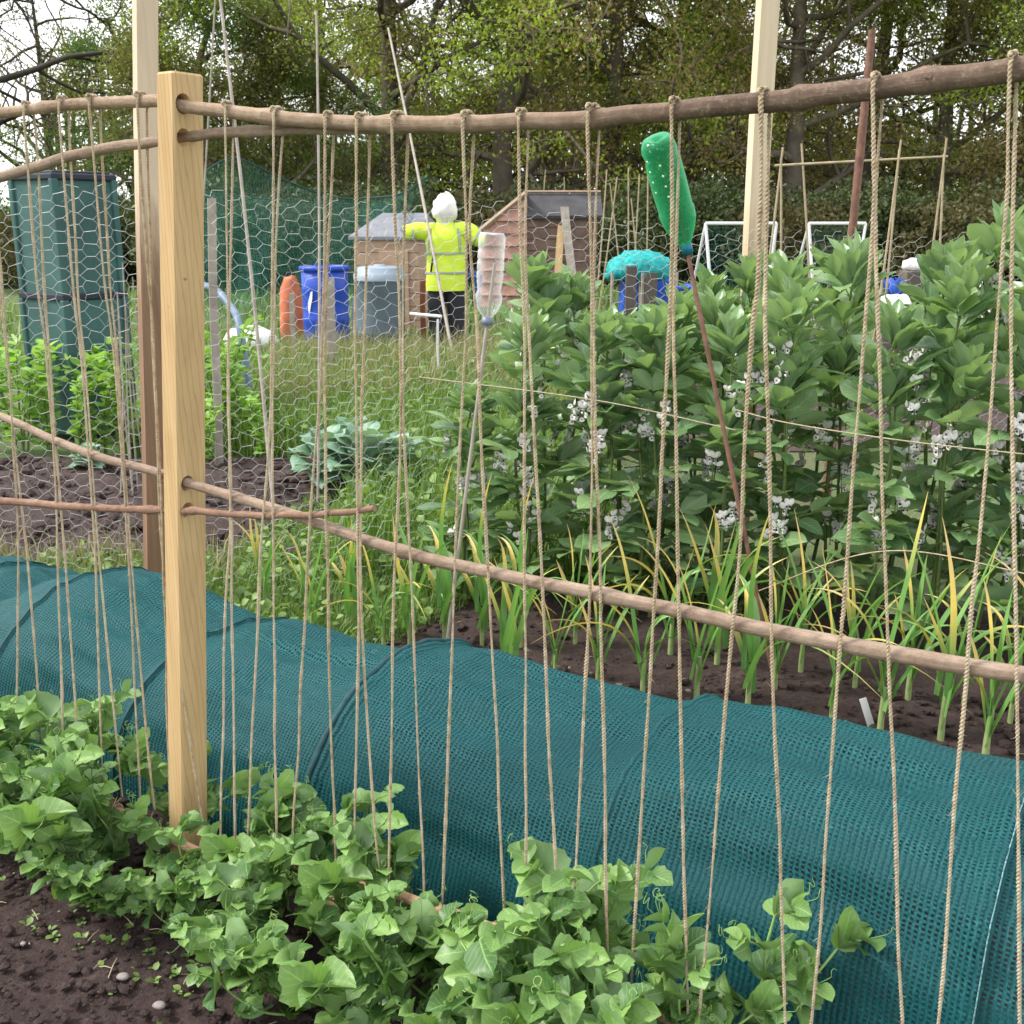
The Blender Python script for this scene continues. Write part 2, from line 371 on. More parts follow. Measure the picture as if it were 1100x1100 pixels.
# ---------------------------------------------------------------- sky, sun, camera
SUN_EL, SUN_AZ = math.radians(48), math.radians(272)      # azimuth clockwise from +Y: behind the viewer, to the left
w = bpy.data.worlds.new('World'); SC.world = w; w.use_nodes = True
nt = w.node_tree; bg = nt.nodes['Background']
sky = nd(nt, 'ShaderNodeTexSky', sky_type='NISHITA', sun_disc=False, sun_elevation=SUN_EL, sun_rotation=SUN_AZ, air_density=1.2, dust_density=4., ozone_density=.6)
gen = nd(nt, 'ShaderNodeTexCoord').outputs['Generated']
cl = noise(nt, 2.6, 6, .6, vec=gen, stretch=(1, 1, 2.4))
cloud = ramp(nt, cl, [(.35, (7.0, 7.1, 7.5)), (.62, (10., 10., 10.))])
skyc = mix(nt, .82, sky.outputs[0], (1, 1, 1)); skyc_n = skyc.node
nt.links.new(cloud, skyc_n.inputs[7])
nt.links.new(skyc, bg.inputs[0]); bg.inputs[1].default_value = .11
sl = bpy.data.lights.new('sun', 'SUN'); sl.energy = 2.2; sl.angle = math.radians(12); sl.color = (1, .95, .87)
so = bpy.data.objects.new('sun', sl); COL.objects.link(so)
sd = Vector((math.sin(SUN_AZ) * math.cos(SUN_EL), math.cos(SUN_AZ) * math.cos(SUN_EL), math.sin(SUN_EL)))
so.rotation_euler = sd.to_track_quat('Z', 'Y').to_euler(); so.location = sd * 60
cam = bpy.data.cameras.new('camera'); co = bpy.data.objects.new('camera', cam); COL.objects.link(co); SC.camera = co
cam.sensor_width = 36; cam.lens = 36 * F / 1100; cam.clip_end = 2000; cam.clip_start = .05
co.location = (0, 0, H); co.rotation_euler = (PI / 2 - PITCH, 0, 0)
cam.dof.use_dof = True; cam.dof.focus_distance = 2.3; cam.dof.aperture_fstop = 20
SC.view_settings.view_transform = 'Standard'; SC.view_settings.look = 'None'; SC.view_settings.gamma = 1; SC.view_settings.exposure = 1.05
SC.cycles.max_bounces = 7; SC.cycles.transparent_max_bounces = 24; SC.cycles.diffuse_bounces = 3; SC.cycles.use_denoising = True

# ---------------------------------------------------------------- the ground
def sheet(name, mat, pts_fn, nu, nv, amp, sc=(3., 9., 30.), label=None, lift=0., fade=True):
    G = np.zeros((nu, nv, 3))
    for i in range(nu):
        for j in range(nv): G[i, j] = pts_fn(i / (nu - 1), j / (nv - 1))
    fl = G.reshape(-1, 3)
    z = vnoise(fl, sc[0], 3.1) * .6 + vnoise(fl, sc[1], 9.2) * .35 + vnoise(fl, sc[2], 1.3) * .22
    u = np.repeat(np.linspace(0, 1, nu), nv); v = np.tile(np.linspace(0, 1, nv), nu)
    e = np.clip(np.minimum(np.minimum(u, 1 - u), np.minimum(v, 1 - v)) * 14, 0, 1) if fade else 1.
    fl[:, 2] += lift * e + z * amp * e - (1 - e) * .03
    mb = MB(); mb.grid(fl.reshape(nu, nv, 3)); o = mb.build(name, mat); o['kind'] = 'structure'; return o
g = MB(); R = 700.
gx = np.array([-R, -60, -20, -8, -3, 0, 3, 8, 20, 60, R]); G = np.stack(np.meshgrid(gx, gx + 10, indexing='ij') + [np.full((11, 11), -.035)], -1)
g.grid(G.transpose(1, 0, 2)); o = g.build('ground', M['ground']); o['kind'] = 'structure'
sheet('soil', M['soil'], lambda u, v: row(-2.4 + 4.6 * u, -1.5 + 2.75 * v), 230, 150, .030, fade=True)
sheet('vegetable_bed_soil', M['soil'], lambda u, v: row(-.75 + 4.0 * u, 1.22 + 1.9 * v, .004), 140, 80, .034)
LB0, LB1 = gz(-60, 604), gz(-60, 488)
sheet('bare_plot_soil', M['soil_far'], lambda u, v: np.array([-5.2 + (3.9 + .55 * v) * u, LB0[1] + (LB1[1] - LB0[1]) * v, .004]), 150, 100, .075)
sheet('far_plot_soil', M['soil_far'], lambda u, v: np.array([.6 + 6.5 * u, 7.5 + 5.5 * v, .004]), 50, 50, .05)
sheet('allotment_path', M['soil_far'], lambda u, v: np.array([-3.4 + 3.3 * u, 11.6 + .9 * v + .2 * math.sin(u * 9), .004]), 30, 12, .05)

def pebble_mesh(n, fn, smin, smax, name, mat, kind='stuff', label=None, cat=None):
    mb = MB(); ico = np.array([[0,0,1],[.89,0,.45],[.28,.85,.45],[-.72,.53,.45],[-.72,-.53,.45],[.28,-.85,.45],[.72,.53,-.45],[-.28,.85,-.45],[-.89,0,-.45],[-.28,-.85,-.45],[.72,-.53,-.45],[0,0,-1]])
    fc = [(0,1,2),(0,2,3),(0,3,4),(0,4,5),(0,5,1),(1,6,2),(2,7,3),(3,8,4),(4,9,5),(5,10,1),(6,7,2),(7,8,3),(8,9,4),(9,10,5),(10,6,1),(11,7,6),(11,8,7),(11,9,8),(11,10,9),(11,6,10)]
    for i in range(n):
        s = smin + (smax - smin) * random.random() ** 3
        V = ico * (1 + (rng.random((12, 1)) - .5) * .5) * s * np.array([1, .8 + .4 * random.random(), .65])
        mb.add(V @ rotm((0, 0, 1), random.random() * 6.3).T + fn(), fc)
    o = mb.build(name, mat, smooth=False); tag(o, label, cat, None, kind); return o
def near_soil(): 
    s, t = random.uniform(-1.6, 1.6), random.uniform(-1.2, .2); p = row(s, t); p[2] = .012; return p
pebble_mesh(6500, near_soil, .003, .016, 'soil_clods', M['soil'], label='dark crumbs and clods of soil in front of the peas', cat='soil crumbs')
pebble_mesh(1700, lambda: row(random.uniform(-.7, 3), random.uniform(1.1, 2.1), .012), .004, .024, 'bed_clods', M['soil'], label='dark clods of soil between the garlic plants', cat='soil crumbs')
pebble_mesh(1500, lambda: np.array([random.uniform(-4.2, -.95), random.uniform(LB0[1] + .05, LB1[1] - .1), .012]), .008, .045, 'plot_clods', M['soil_far'], label='greyish clods of soil on the bare plot behind the wire', cat='soil crumbs')
M['stone'] = plain('pale_stone', (.27, .24, .22), .85, .45, 40)
pebble_mesh(120, near_soil, .003, .010, 'pale_grit', M['stone'], label='pale flecks of grit on the dark soil', cat='grit')
pebble_mesh(60, lambda: row(random.uniform(-.7, 2.6), random.uniform(1.15, 1.7), .02), .006, .014, 'bed_grit', M['stone'], label='pale grit on the soil under the garlic', cat='grit')
mb = MB()
for i in range(170):
    p = near_soil() if i < 120 else row(random.uniform(-.6, 2.6), random.uniform(1.1, 1.8), .02); a = random.random() * 6.3; L = random.uniform(.012, .05); d_ = np.array([math.cos(a), math.sin(a), random.uniform(-.1, .25)]) * L
    p = p + np.array([0, 0, .012]); mb.tube([p, p + d_ * .5 + np.array([0, 0, .003]), p + d_], [.0011, .0013, .0007], 4, uvs=False)
tag(mb.build('straw', M['cane']), 'bits of dry straw and stalk scattered on the soil', 'straw', None, 'stuff')
for (px, py, lab) in ((172, 1088, 'flat pale stone lying on dark soil near the bottom edge'), (133, 1057, 'small white stone on dark soil left of the flat pale one')):
    mb = MB(); p = gz(px, py)
    mb.lathe([(0, -.006), (.009, -.004), (.012, .002), (.008, .007), (0, .008)], (0, 0, 0), 9, sx=1.2, sy=.8); o = mb.build('stone', M['stone'], smooth=True); o.location = Vector((p[0], p[1], .016)); tag(o, lab, 'stone')

def leaf_tpl(profile, nu=8, nv=5, fold=.25, droop=.2, wave=0., serr=0.):
    u = np.linspace(0, 1, nu); v = np.linspace(-1, 1, nv); U, Vv = np.meshgrid(u, v, indexing='ij')
    wd = np.interp(U, profile[0], profile[1]); sr = 1 + serr * np.where((np.arange(nu) % 2)[:, None] == 0, .5, -.5) * (np.abs(Vv) > .9) * (U > .15)
    X = Vv * wd * sr; Z = fold * np.abs(Vv) * wd - droop * U ** 2 + wave * np.sin(U * 9 + Vv * 2) * np.abs(Vv)
    G = np.stack([X, U * (1 - .0 * U), Z], -1); UVa = np.stack([Vv, U], -1); return G, UVa
def put_leaf(mb, tpl, pos, dirv, up, L, W=1., mi=0, roll=0., rand=.15):
    G, UV = tpl; Fm = frame(dirv, up)
    if roll: Fm = Fm @ rotm((0, 1, 0), roll)
    S = G * np.array([L * W, L, L]); S = S + rng.normal(0, rand * .04 * L, S.shape) * np.array([1, .3, 1])
    mb.grid((S.reshape(-1, 3) @ Fm.T + pos).reshape(G.shape), mi, UV)
OVATE = ([0, .06, .2, .42, .65, .84, .95, 1], [.03, .20, .36, .43, .41, .30, .15, .03])
STIP = ([0, .06, .2, .4, .6, .8, .93, 1], [.18, .40, .52, .52, .46, .34, .18, .04])
ELLI = ([0, .1, .3, .5, .7, .88, 1], [.02, .10, .185, .215, .20, .115, .015])
def rnd(a, b): return random.uniform(a, b)
def horiz(a): return np.array([math.cos(a), math.sin(a), 0.])
UPV = np.array([0, 0, 1.])


# grass blades: three-point strips
def blades(name, mat, n, fn, hmin, hmax, wid, lean, label, cat='grass', curl=.5):
    P = np.array([fn() for _ in range(n)]); h = hmin + (hmax - hmin) * rng.random(n) ** 1.6
    a = rng.random(n) * 2 * PI; ld = np.stack([np.cos(a), np.sin(a), np.zeros(n)], 1); le = h * lean * rng.random(n)
    b = a + PI / 2 + (rng.random(n) - .5); sd_ = np.stack([np.cos(b), np.sin(b), np.zeros(n)], 1) * (wid * (.6 + .8 * rng.random(n)))[:, None]
    up = np.array([0, 0, 1.])
    p1 = P + up * (h * .55)[:, None] + ld * (le * .35)[:, None]; p2 = P + up * (h * (1 - .2 * curl * rng.random(n)))[:, None] + ld * le[:, None]
    V = np.stack([P - sd_, P + sd_, p1 - sd_ * .8, p1 + sd_ * .8, p2], 1).reshape(-1, 3)
    i = np.arange(n)[:, None] * 5; mb = MB()
    uv = np.tile(np.array([[0, 0], [0, 0], [0, .5], [0, .5], [0, 1.]]), (n, 1))
    mb.add(V, np.concatenate([i + np.array([[0, 1, 3, 2]])]), 0, uv); mb.Fs.append(((i + np.array([[2, 3, 4]])), 0))
    o = mb.build(name, mat, smooth=True); return tag(o, label, cat, None, 'stuff')
def grass_spot():
    while True:
        s, t = random.uniform(-2.6, .4), random.uniform(1.05, 3.0); p = row(s, t, -.03)
        if s > -.62 - (t - 1.2) * .05 and t < 2.3: continue
        if p[0] < -1.35 + (p[1] - LB0[1]) * .2 and p[1] > LB0[1] + .08 : continue
        return p
blades('grass', M['grass'], 30000, grass_spot, .03, .11, .0026, 1.2, 'short green grass between the teal tunnel and the wire')
def mid_spot():
    while True:
        p = np.array([random.uniform(-2.6, .6), random.uniform(4.6, 12.), -.03])
        if p[0] < -.85 and p[1] < LB1[1]: continue
        return p
blades('meadow_grass', M['grass'], 42000, mid_spot, .08, .38, .005, .8, 'tall green grass beyond the chicken wire', 'grass')
def dry_spot():
    while True:
        p = np.array([random.uniform(-2.4, .4), random.uniform(8.2, 13.), -.03])
        if mnoise.noise(Vector((p[0] * .9, p[1] * .55, 4))) > -.05: return p
blades('dry_grass', M['grass_dry'], 6500, dry_spot, .15, .5, .004, .7, 'tall brown seeding grass beyond the wire', 'grass')
def leaf_litter(name, mat, n, fn, smin, smax, hmax, label):
    G, UV = leaf_tpl(OVATE, 4, 3, .25, .25); V0 = G.reshape(-1, 3); m_ = len(V0); mb = MB()
    for i in range(n):
        p = fn(); p = p + np.array([0, 0, rnd(0.02, hmax)]); s_ = rnd(smin, smax); Fm = frame(horiz(rnd(0, 6.3)) + UPV * rnd(-.2, 1.2), UPV + rng.normal(0, .3, 3))
        mb.grid((V0 * s_ @ Fm.T + p).reshape(G.shape), 0, UV)
    tag(mb.build(name, mat), label, 'weeds', None, 'stuff')
leaf_litter('meadow_weeds', M['weed'], 4200, mid_spot, .02, .075, .26, 'broad leaved weeds among the grass beyond the wire')
leaf_litter('verge_weeds', M['weed'], 1500, grass_spot, .015, .05, .09, 'small broad leaved weeds in the grass beside the garlic')
blades('tall_seeding_grass', M['grass_dry'], 2600, lambda: np.array([random.uniform(-2.3, .35), random.uniform(8.6, 11.4), -.03]), .2, .55, .0045, .6, 'tall pale seeding grass in front of the barrels and scarecrow')
blades('far_grass', M['grass'], 16000, lambda: np.array([random.uniform(-9, 9), random.uniform(11, 27), -.03]), .08, .3, .012, .9, 'rough grass across the far allotment plots')
blades('plot_weeds', M['grass_dry'], 1500, lambda: np.array([random.uniform(-4.5, -1.2), random.uniform(LB0[1] - .3, LB0[1] + .15), -.02]), .05, .22, .003, .9, 'dry weeds along the foot of the wire')

# ---------------------------------------------------------------- the square post
PW_T, PW_S = .074, .047
def build_post():
    top = onp(187, 78); zt = top[2]
    base_s, base_t = st(top)
    root = thing('timber_post', 'square sawn softwood post with drilled holes holding the poles', 'post', row(0, 0))
    me = bpy.data.meshes.new('post'); 
    mb = MB(); R3 = np.stack([D, T, np.array([0, 0, 1.])], 1)
    nz = 24; sx, sy = PW_S / 2, PW_T / 2; prof = []
    bv = .0035
    ring = [(-sx + bv, -sy), (sx - bv, -sy), (sx, -sy + bv), (sx, sy - bv), (sx - bv, sy), (-sx + bv, sy), (-sx, sy - bv), (-sx, -sy + bv)]
    zs = list(np.linspace(-.12, zt - .004, nz)); V = []
    for z in zs: V += [(a, b, z) for a, b in ring]
    V += [(a * .9, b * .93, zt) for a, b in ring]
    k = 8; n = nz + 1; i = np.arange(n - 1)[:, None] * k; j = np.arange(k)[None, :]; kk = (j + 1) % k
    # lean of the post
    bot = onp(199, 1000); V = np.array(V); 
    sb, tb = st(bot); st_, tt = st(top); f = (V[:, 2] - bot[2]) / (top[2] - bot[2])
    V[:, 0] += sb + (st_ - sb) * f; V[:, 1] += .014
    mb.add(V @ R3.T, np.stack([i + j, i + kk, i + k + kk, i + k + j], -1).reshape(-1, 4))
    mb.add((V @ R3.T)[-k:], [tuple(range(k))]); mb.add((V @ R3.T)[:k], [tuple(reversed(range(k)))])
    o = mb.build('post_body', M['post'], None, smooth=False)
    bm_w = o.modifiers.new('w', 'WELD'); bm_w.merge_threshold = .0004
    cut = MB()
    holes = []
    for hx, hy, r in ((191, 112, .0185), (193, 148, .0165), (205, 520, .0165), (206, 549, .0165)):
        c = onp(hx, hy, .0); c = c - OR; holes.append(c)
        cut.tube([c - D * .12, c + D * .12], r, 16)
    c = onp(197, 163, .0) - OR; cut.tube([c + D * .004, c + D * .1], .008, 10)
    co_ = cut.build('cutter', M['cutend'])
    b = o.modifiers.new('holes', 'BOOLEAN'); b.object = co_; b.operation = 'DIFFERENCE'; b.solver = 'EXACT'
    dg = bpy.context.evaluated_depsgraph_get(); me2 = bpy.data.meshes.new_from_object(o.evaluated_get(dg))
    o.modifiers.clear(); o.data = me2; bpy.data.objects.remove(co_)
    o.parent = root
    return root
build_post()

# ---------------------------------------------------------------- poles
def pole(name, pix, r0, r1, mat, label, off=0., jit=.1, nodes=(), n=90, knob=1.25, sides=14):
    P = smooth_path([onp(x, y, off) for x, y in pix], n)
    m = len(P); R = np.linspace(r0, r1, m) * (1 + .035 * np.array([mnoise.noise(Vector((i * .21, r0 * 900, 0))) for i in range(m)]))
    P = P + .0022 * np.stack([[mnoise.noise(Vector((i * .17, 5 + q, r1 * 500))) for q in range(3)] for i in range(m)])
    for nn in nodes:
        i = int(nn * (m - 1)); R[i] *= knob
        if i + 1 < m: R[i + 1] *= 1 + (knob - 1) * .5
    mb = MB(); mb.tube(P, R, sides, jit=jit * .5)
    # side-twig stubs
    for nn in nodes:
        i = int(nn * (m - 1)); a = random.random() * 6.28
        dv = frame(P[min(i + 1, m - 1)] - P[max(i - 1, 0)]); q = dv @ np.array([math.cos(a), .5, math.sin(a)])
        mb.tube([P[i], P[i] + q / np.linalg.norm(q) * R[i] * 1.16], [R[i] * .42, R[i] * .22], 8)
    o = mb.build(name, mat); return tag(o, label, 'pole', 'poles of the pea frame'), P, R
pole_top, PT, RT = pole('hazel_pole', [(-120, 138), (0, 122), (80, 112), (160, 108.5), (191, 113), (300, 126), (430, 134), (560, 131), (640, 127), (722, 120), (818, 110), (940, 94), (1086, 76), (1180, 64)], .0105, .0148, M['hazel_thick'],
    'thick knobbly top pole thickening and rising to the right', 0., nodes=(.12, .30, .38, .455, .5, .62, .8, .88), n=150)
pole_sec, PS, RS = pole('hazel_pole', [(-120, 216), (0, 190), (60, 172), (110, 160), (163, 153), (193, 148), (250, 142), (330, 139), (430, 138), (530, 137)], .0115, .0085, M['hazel'],
    'thin second top pole running just under the thick one', -.018, nodes=(.3, .55, .7), n=110)
pole_mid, PM, RM = pole('hazel_pole', [(-120, 408), (0, 447), (80, 482), (178, 510), (205, 520), (300, 548), (430, 592), (560, 622), (700, 650), (880, 688), (1100, 725), (1190, 740)], .0085, .0125, M['hazel'],
    'smooth grey brown pole across the middle, sloping down right', 0., nodes=(.2, .42, .55, .7), n=130)
pole_tip, PK, RK = pole('hazel_pole', [(-120, 534), (0, 538), (90, 545), (178, 548), (206, 549), (260, 553), (300, 553.5), (350, 552), (403, 546)], .0092, .0058, M['hazel_red'],
    'thin reddish middle pole ending in a bare tip', .012, nodes=(.35, .5, .72), n=100)
pole_b1, PB1, RB1 = pole('hazel_pole', [(252, 903), (355, 937), (440, 966), (540, 1003), (620, 1042), (700, 1083), (800, 1137), (900, 1190)], .0115, .0125, M['peeled'],
    'peeled orange brown bottom pole among the peas right of post', 0.0, nodes=(.2, .42, .6), n=90)
pole_b2, PB2, RB2 = pole('hazel_pole', [(-120, 778), (0, 824), (75, 846), (215, 917), (300, 946), (360, 969), (420, 990)], .0125, .011, M['peeled'],
    'second peeled bottom pole passing left behind the square post', .022, nodes=(.3, .6, .8), n=80)

# ---------------------------------------------------------------- jute twine
def twine(mb, P, r=.0029, pitch=.0115, step=.003, fuzz=330):
    P = np.asarray(P, float); L = np.concatenate([[0], np.cumsum(np.linalg.norm(np.diff(P, axis=0), axis=1))])
    n = int(L[-1] / step) + 2; s = np.linspace(0, L[-1], n)
    Q = np.stack([np.interp(s, L, P[:, k]) for k in range(3)], 1)
    if n > 60:
        kk_ = max(4, int(L[-1] / .13)); wv_ = rng.normal(0, .0009, (kk_, 3)); wv_[0] = wv_[-1] = 0
        wq_ = smooth_path(wv_, kk_ * 8); Q = Q + np.stack([np.interp(s, np.linspace(0, L[-1], len(wq_)), wq_[:, k]) for k in range(3)], 1)
    tan = np.gradient(Q, axis=0); tan /= np.linalg.norm(tan, axis=1)[:, None] + 1e-9
    ref = np.broadcast_to(D, Q.shape); u = ref - tan * (ref * tan).sum(1)[:, None]; u /= np.linalg.norm(u, axis=1)[:, None] + 1e-9; w = np.cross(tan, u)
    ph = 2 * PI * s / pitch + np.cumsum(rng.normal(0, .05, n)); sides = 5; a = np.arange(sides) * 2 * PI / sides
    rv = r * (1 + .12 * np.interp(s, np.linspace(0, L[-1], max(4, n // 9)), rng.normal(0, 1, max(4, n // 9)))) * (1 + .15 * np.interp(s, np.linspace(0, L[-1], max(4, n // 60)), rng.normal(0, 1, max(4, n // 60))))
    for k in (0, PI):
        c = Q + (u * np.cos(ph + k)[:, None] + w * np.sin(ph + k)[:, None]) * (rv * .42)[:, None]
        V = c[:, None, :] + (rv * .62)[:, None, None] * (np.cos(a)[None, :, None] * u[:, None, :] + np.sin(a)[None, :, None] * w[:, None, :])
        i = np.arange(n - 1)[:, None] * sides; j = np.arange(sides)[None, :]; kk = (j + 1) % sides
        mb.add(V.reshape(-1, 3), np.stack([i + j, i + kk, i + sides + kk, i + sides + j], -1).reshape(-1, 4))
    m = int(fuzz * L[-1]); idx = rng.integers(0, n, m); b = Q[idx]; d = rng.normal(0, 1, (m, 3)); d /= np.linalg.norm(d, axis=1)[:, None]
    ln = (.003 + .013 * rng.random(m) ** 3)[:, None]; e = np.cross(d, rng.normal(0, 1, (m, 3))); e = e / np.linalg.norm(e, axis=1)[:, None] * .00042
    V = np.stack([b - e, b + e, b + d * ln + tan[idx] * ln * .5], 1).reshape(-1, 3); mb.add(V, np.arange(m * 3).reshape(-1, 3))
def pole_at(P, R, p):                                # nearest point on a pole
    i = int(np.argmin(np.abs((P - p) @ D))); return P[i], R[i]
STR = [ # (top x, front pixels, back pixels)
 (-12, [(-12, 140), (8, 380), (19, 560), (18, 700), (18, 790)], [(-16, 150), (5, 360), (20, 520), (34, 650), (43, 775)]),
 (26, [(26, 122), (40, 300), (50, 380), (60, 550), (66, 745)], [(38, 140), (47, 300), (53, 380), (66, 560), (80, 735)]),
 (62, [(63, 118), (80, 320), (87, 380), (100, 550), (108, 775)], [(74, 136), (85, 320), (90, 380), (103, 555), (125, 790)]),
 (95, [(95, 116), (112, 300), (121, 370), (135, 540), (148, 805)], [(107, 130), (118, 300), (125, 370), (137, 550), (152, 730), (163, 840)]),
 (147, [(147, 116), (158, 280), (166, 380), (176, 620), (193, 728), (213, 852)], [(157, 120), (161, 250), (164, 380), (173, 520), (177, 650), (181, 820)]),
 (243, [(242, 118), (243, 240), (246, 400), (247.5, 560), (242, 650), (238, 850)], [(251, 127), (248.5, 240), (246, 400), (248.5, 560), (249, 650), (252, 855)]),
 (296, [(293, 124), (293, 240), (292, 400), (287, 500), (280, 600), (267, 890)], [(303, 146), (298, 240), (293, 400), (293, 500), (295, 700), (297, 890)]),
 (352, [(350, 133), (349, 240), (345.5, 400), (337, 500), (331, 600), (315, 895)], [(359, 146), (354, 240), (349, 400), (350, 500), (354, 700), (361, 960)]),
 (387, [(383, 133), (383, 240), (382, 400), (385, 570), (384, 730), (381, 895)], [(397, 147), (395, 240), (391, 400), (387, 570), (391, 730), (406, 916)]),
 (430, [(422, 136), (425, 240), (429, 330), (430, 450), (426, 560), (423, 650), (419, 870)], [(438, 143), (435, 240), (433, 340), (434, 450), (438, 560), (443, 650), (455, 960)]),
 (501, [(498, 132), (502, 240), (501, 330), (498, 400), (493, 500), (486, 700), (479, 880)], [(509, 143), (505, 240), (510, 330), (514, 400), (518, 500), (529, 700), (542, 985)]),
 (561, [(556.5, 138), (559, 240), (563, 350), (564, 450), (563, 560), (564, 700), (564, 930)], [(567, 142), (565, 240), (567, 350), (572.5, 450), (579, 560), (586, 700), (600, 985)]),
 (636, [(632, 131), (634.7, 240), (636.5, 330), (636, 450), (635, 560), (630, 700), (616, 1000)], [(643, 138), (640, 240), (638, 330), (639, 450), (643, 560), (646, 700), (653, 1050)]),
 (724, [(721.6, 124), (723, 240), (720, 340), (714, 450), (708, 560), (701, 700), (681, 1000)], [(730, 131), (727, 240), (724, 340), (726, 450), (728, 560), (730, 700), (738, 1060)]),
 (816, [(816, 108), (817.5, 200), (815, 300), (808, 350), (801, 450), (793, 600), (785, 700), (754, 1050)], [(826, 122), (824, 200), (821.5, 300), (821, 350), (824, 450), (827, 600), (830, 700), (843, 1092)]),
 (940, [(938, 95), (940, 200), (937, 260), (929, 350), (917, 500), (907, 650), (902, 700), (877, 1040), (868, 1130)], [(948, 108), (942, 200), (941, 260), (943, 350), (948, 500), (952, 650), (954.5, 700), (969, 1100), (971, 1150)]),
 (1086, [(1084, 76), (1083.5, 200), (1070, 350), (1060, 500), (1051, 600), (1040, 700), (1008, 1100), (1000, 1200)], [(1092, 86), (1088, 200), (1086, 350), (1088, 500), (1090, 600), (1092, 700), (1096, 1100), (1098, 1200)]),
]
SLAB = ['twine loop at the left edge of the photo, mostly beyond it', 'twine loop second from the left, over the big green bin\'s dark side', 'twine loop in front of the corner of the tall green bin', 'twine loop in front of the tall green bin\'s pale side',
  'twine loop touching the square post, one strand slanting across its foot', 'twine loop hanging first right of the square post', 'twine loop on the pole knot, second right of the square post', 'twine loop beside the upright grey cane and blue barrel',
  'twine loop in front of the blue barrel\'s right edge', 'twine loop in front of the grey water butt', 'twine loop just left of the upside down clear bottle', 'twine loop in front of the weatherboard shed\'s corner',
  'twine loop in front of the shed\'s right end', 'twine loop crossing the green bottle', 'twine loop in front of the tall pale post among the beans', 'twine loop crossing the round brown pole', 'twine loop on the thickest part of the top pole, far right']
for (tx, fr, bk), lab in zip(STR, SLAB):
    nf, nb = len(fr), len(bk); mb = MB()
    Pf = [onp(x, y, .017 + .004 * math.sin(i * 2.)) for i, (x, y) in enumerate(fr)]
    Pb = [onp(x, y, -.020 + (.036 if i > 2 else .0)) for i, (x, y) in enumerate(bk)]
    pc, pr = pole_at(PT, RT, Pf[0]); pr = pr + .0045
    arc = []
    for k in range(9):
        a = PI * k / 8; s_ = (1 - k / 8); c = pc + D * (((Pb[0] - pc) @ D) * s_ * .55 + ((Pf[0] - pc) @ D) * (1 - s_))
        arc.append(c + T * pr * math.cos(a) + np.array([0, 0, pr * math.sin(a)]))
    for Q in (Pf, Pb):
        e = Q[-1]; d_ = Q[-1] - Q[-2]; zt_ = .2
        if e[2] > zt_: e2 = e + d_ / -d_[2] * (e[2] - zt_); Q.append(e2)
    pb = [p for p in Pb if p[2] < pc[2] - pr * .5]; pf = [p for p in Pf if p[2] < pc[2] - pr * .5]
    path = np.vstack([smooth_path(pb[::-1], 24), np.array(arc), smooth_path(pf, 24)])
    twine(mb, path)
    for p in (path[0], path[-1]):                   # turn round the bottom pole
        q, r_ = pole_at(PB1 if p @ D > PB1[0] @ D else PB2, RB1 if p @ D > PB1[0] @ D else RB2, p)
        ring = [q + D * (.004 * (k / 12)) + T * (r_ + .004) * math.cos(k * PI / 6 + PI / 2) + np.array([0, 0, (r_ + .004) * math.sin(k * PI / 6 + PI / 2)]) for k in range(14)]
        a_ = np.vstack([np.linspace(p, ring[0], 6)[1:-1], np.array(ring)]); twine(mb, a_, fuzz=40)
    # a knot on the top pole
    kn = [arc[6] + .0045 * np.array([math.cos(k), math.sin(k * 1.3), math.sin(k)]) for k in np.linspace(0, 9, 26)]; twine(mb, kn, r=.0026, fuzz=300)
    tag(mb.build('jute_twine_loop', M['jute']), 'jute ' + lab, 'twine', 'jute twine loops on the pea frame')

# ---------------------------------------------------------------- the netting tunnel
TC, TA, TH = .60, .40, .44
def crest_s(x, y):
    n = T; P = OR + T * TC; r = ray(x, y); t = np.dot(P - EYE, n) / np.dot(r, n); p = EYE + r * t; return float((p - OR) @ D), float(p[2])
CR = [crest_s(*q) for q in [(-150, 575), (-60, 588), (0, 600), (30, 622), (70, 606), (105, 602), (140, 614), (180, 638), (225, 658), (265, 660), (330, 683), (400, 690), (445, 688), (490, 692), (540, 712), (650, 742), (690, 752), (725, 746), (760, 752), (880, 775), (1000, 803), (1100, 825), (1250, 862)]]
HOOPS = [crest_s(*q)[0] for q in [(-20, 597), (95, 602), (235, 657), (440, 688), (722, 746), (1098, 825)]]
def tunnel_pt(s, th, lift=0.):
    h = interp(s, CR) - .055; near = min(abs(s - hs) for hs in HOOPS); k = min(1., near / .22)
    sg = math.sin(th); cs = math.cos(th)
    a = TA - .03 * k * sg; e = .82
    z = h * (sg ** e) ; t = TC - a * (abs(cs) ** .85) * (1 if cs > 0 else -1)
    nz = mnoise.noise(Vector((s * 5, th * 2.2, .3))) * .014 + mnoise.noise(Vector((s * 1.1 + 4, th * 7., 1.3))) * .036 * k + mnoise.noise(Vector((s * 3.5 + th * 3, th * 14., 5.3))) * .007 + mnoise.noise(Vector((s * 16, th * 9., 7.3))) * .003
    nz += mnoise.noise(Vector((s * 11 + th * 5, th * 3.2, 9.3))) * .011 * math.exp(-near / .12)
    b = .011 * math.exp(-(near / .012) ** 2)
    rr = nz * sg + b + lift
    if sg < .12: z = z - .01
    return row(s, t - cs * rr, max(.004, z + sg * rr))
tun = thing('netting_tunnel', 'long low tunnel of teal debris netting over hoops behind the peas', 'crop tunnel', row(0, TC))
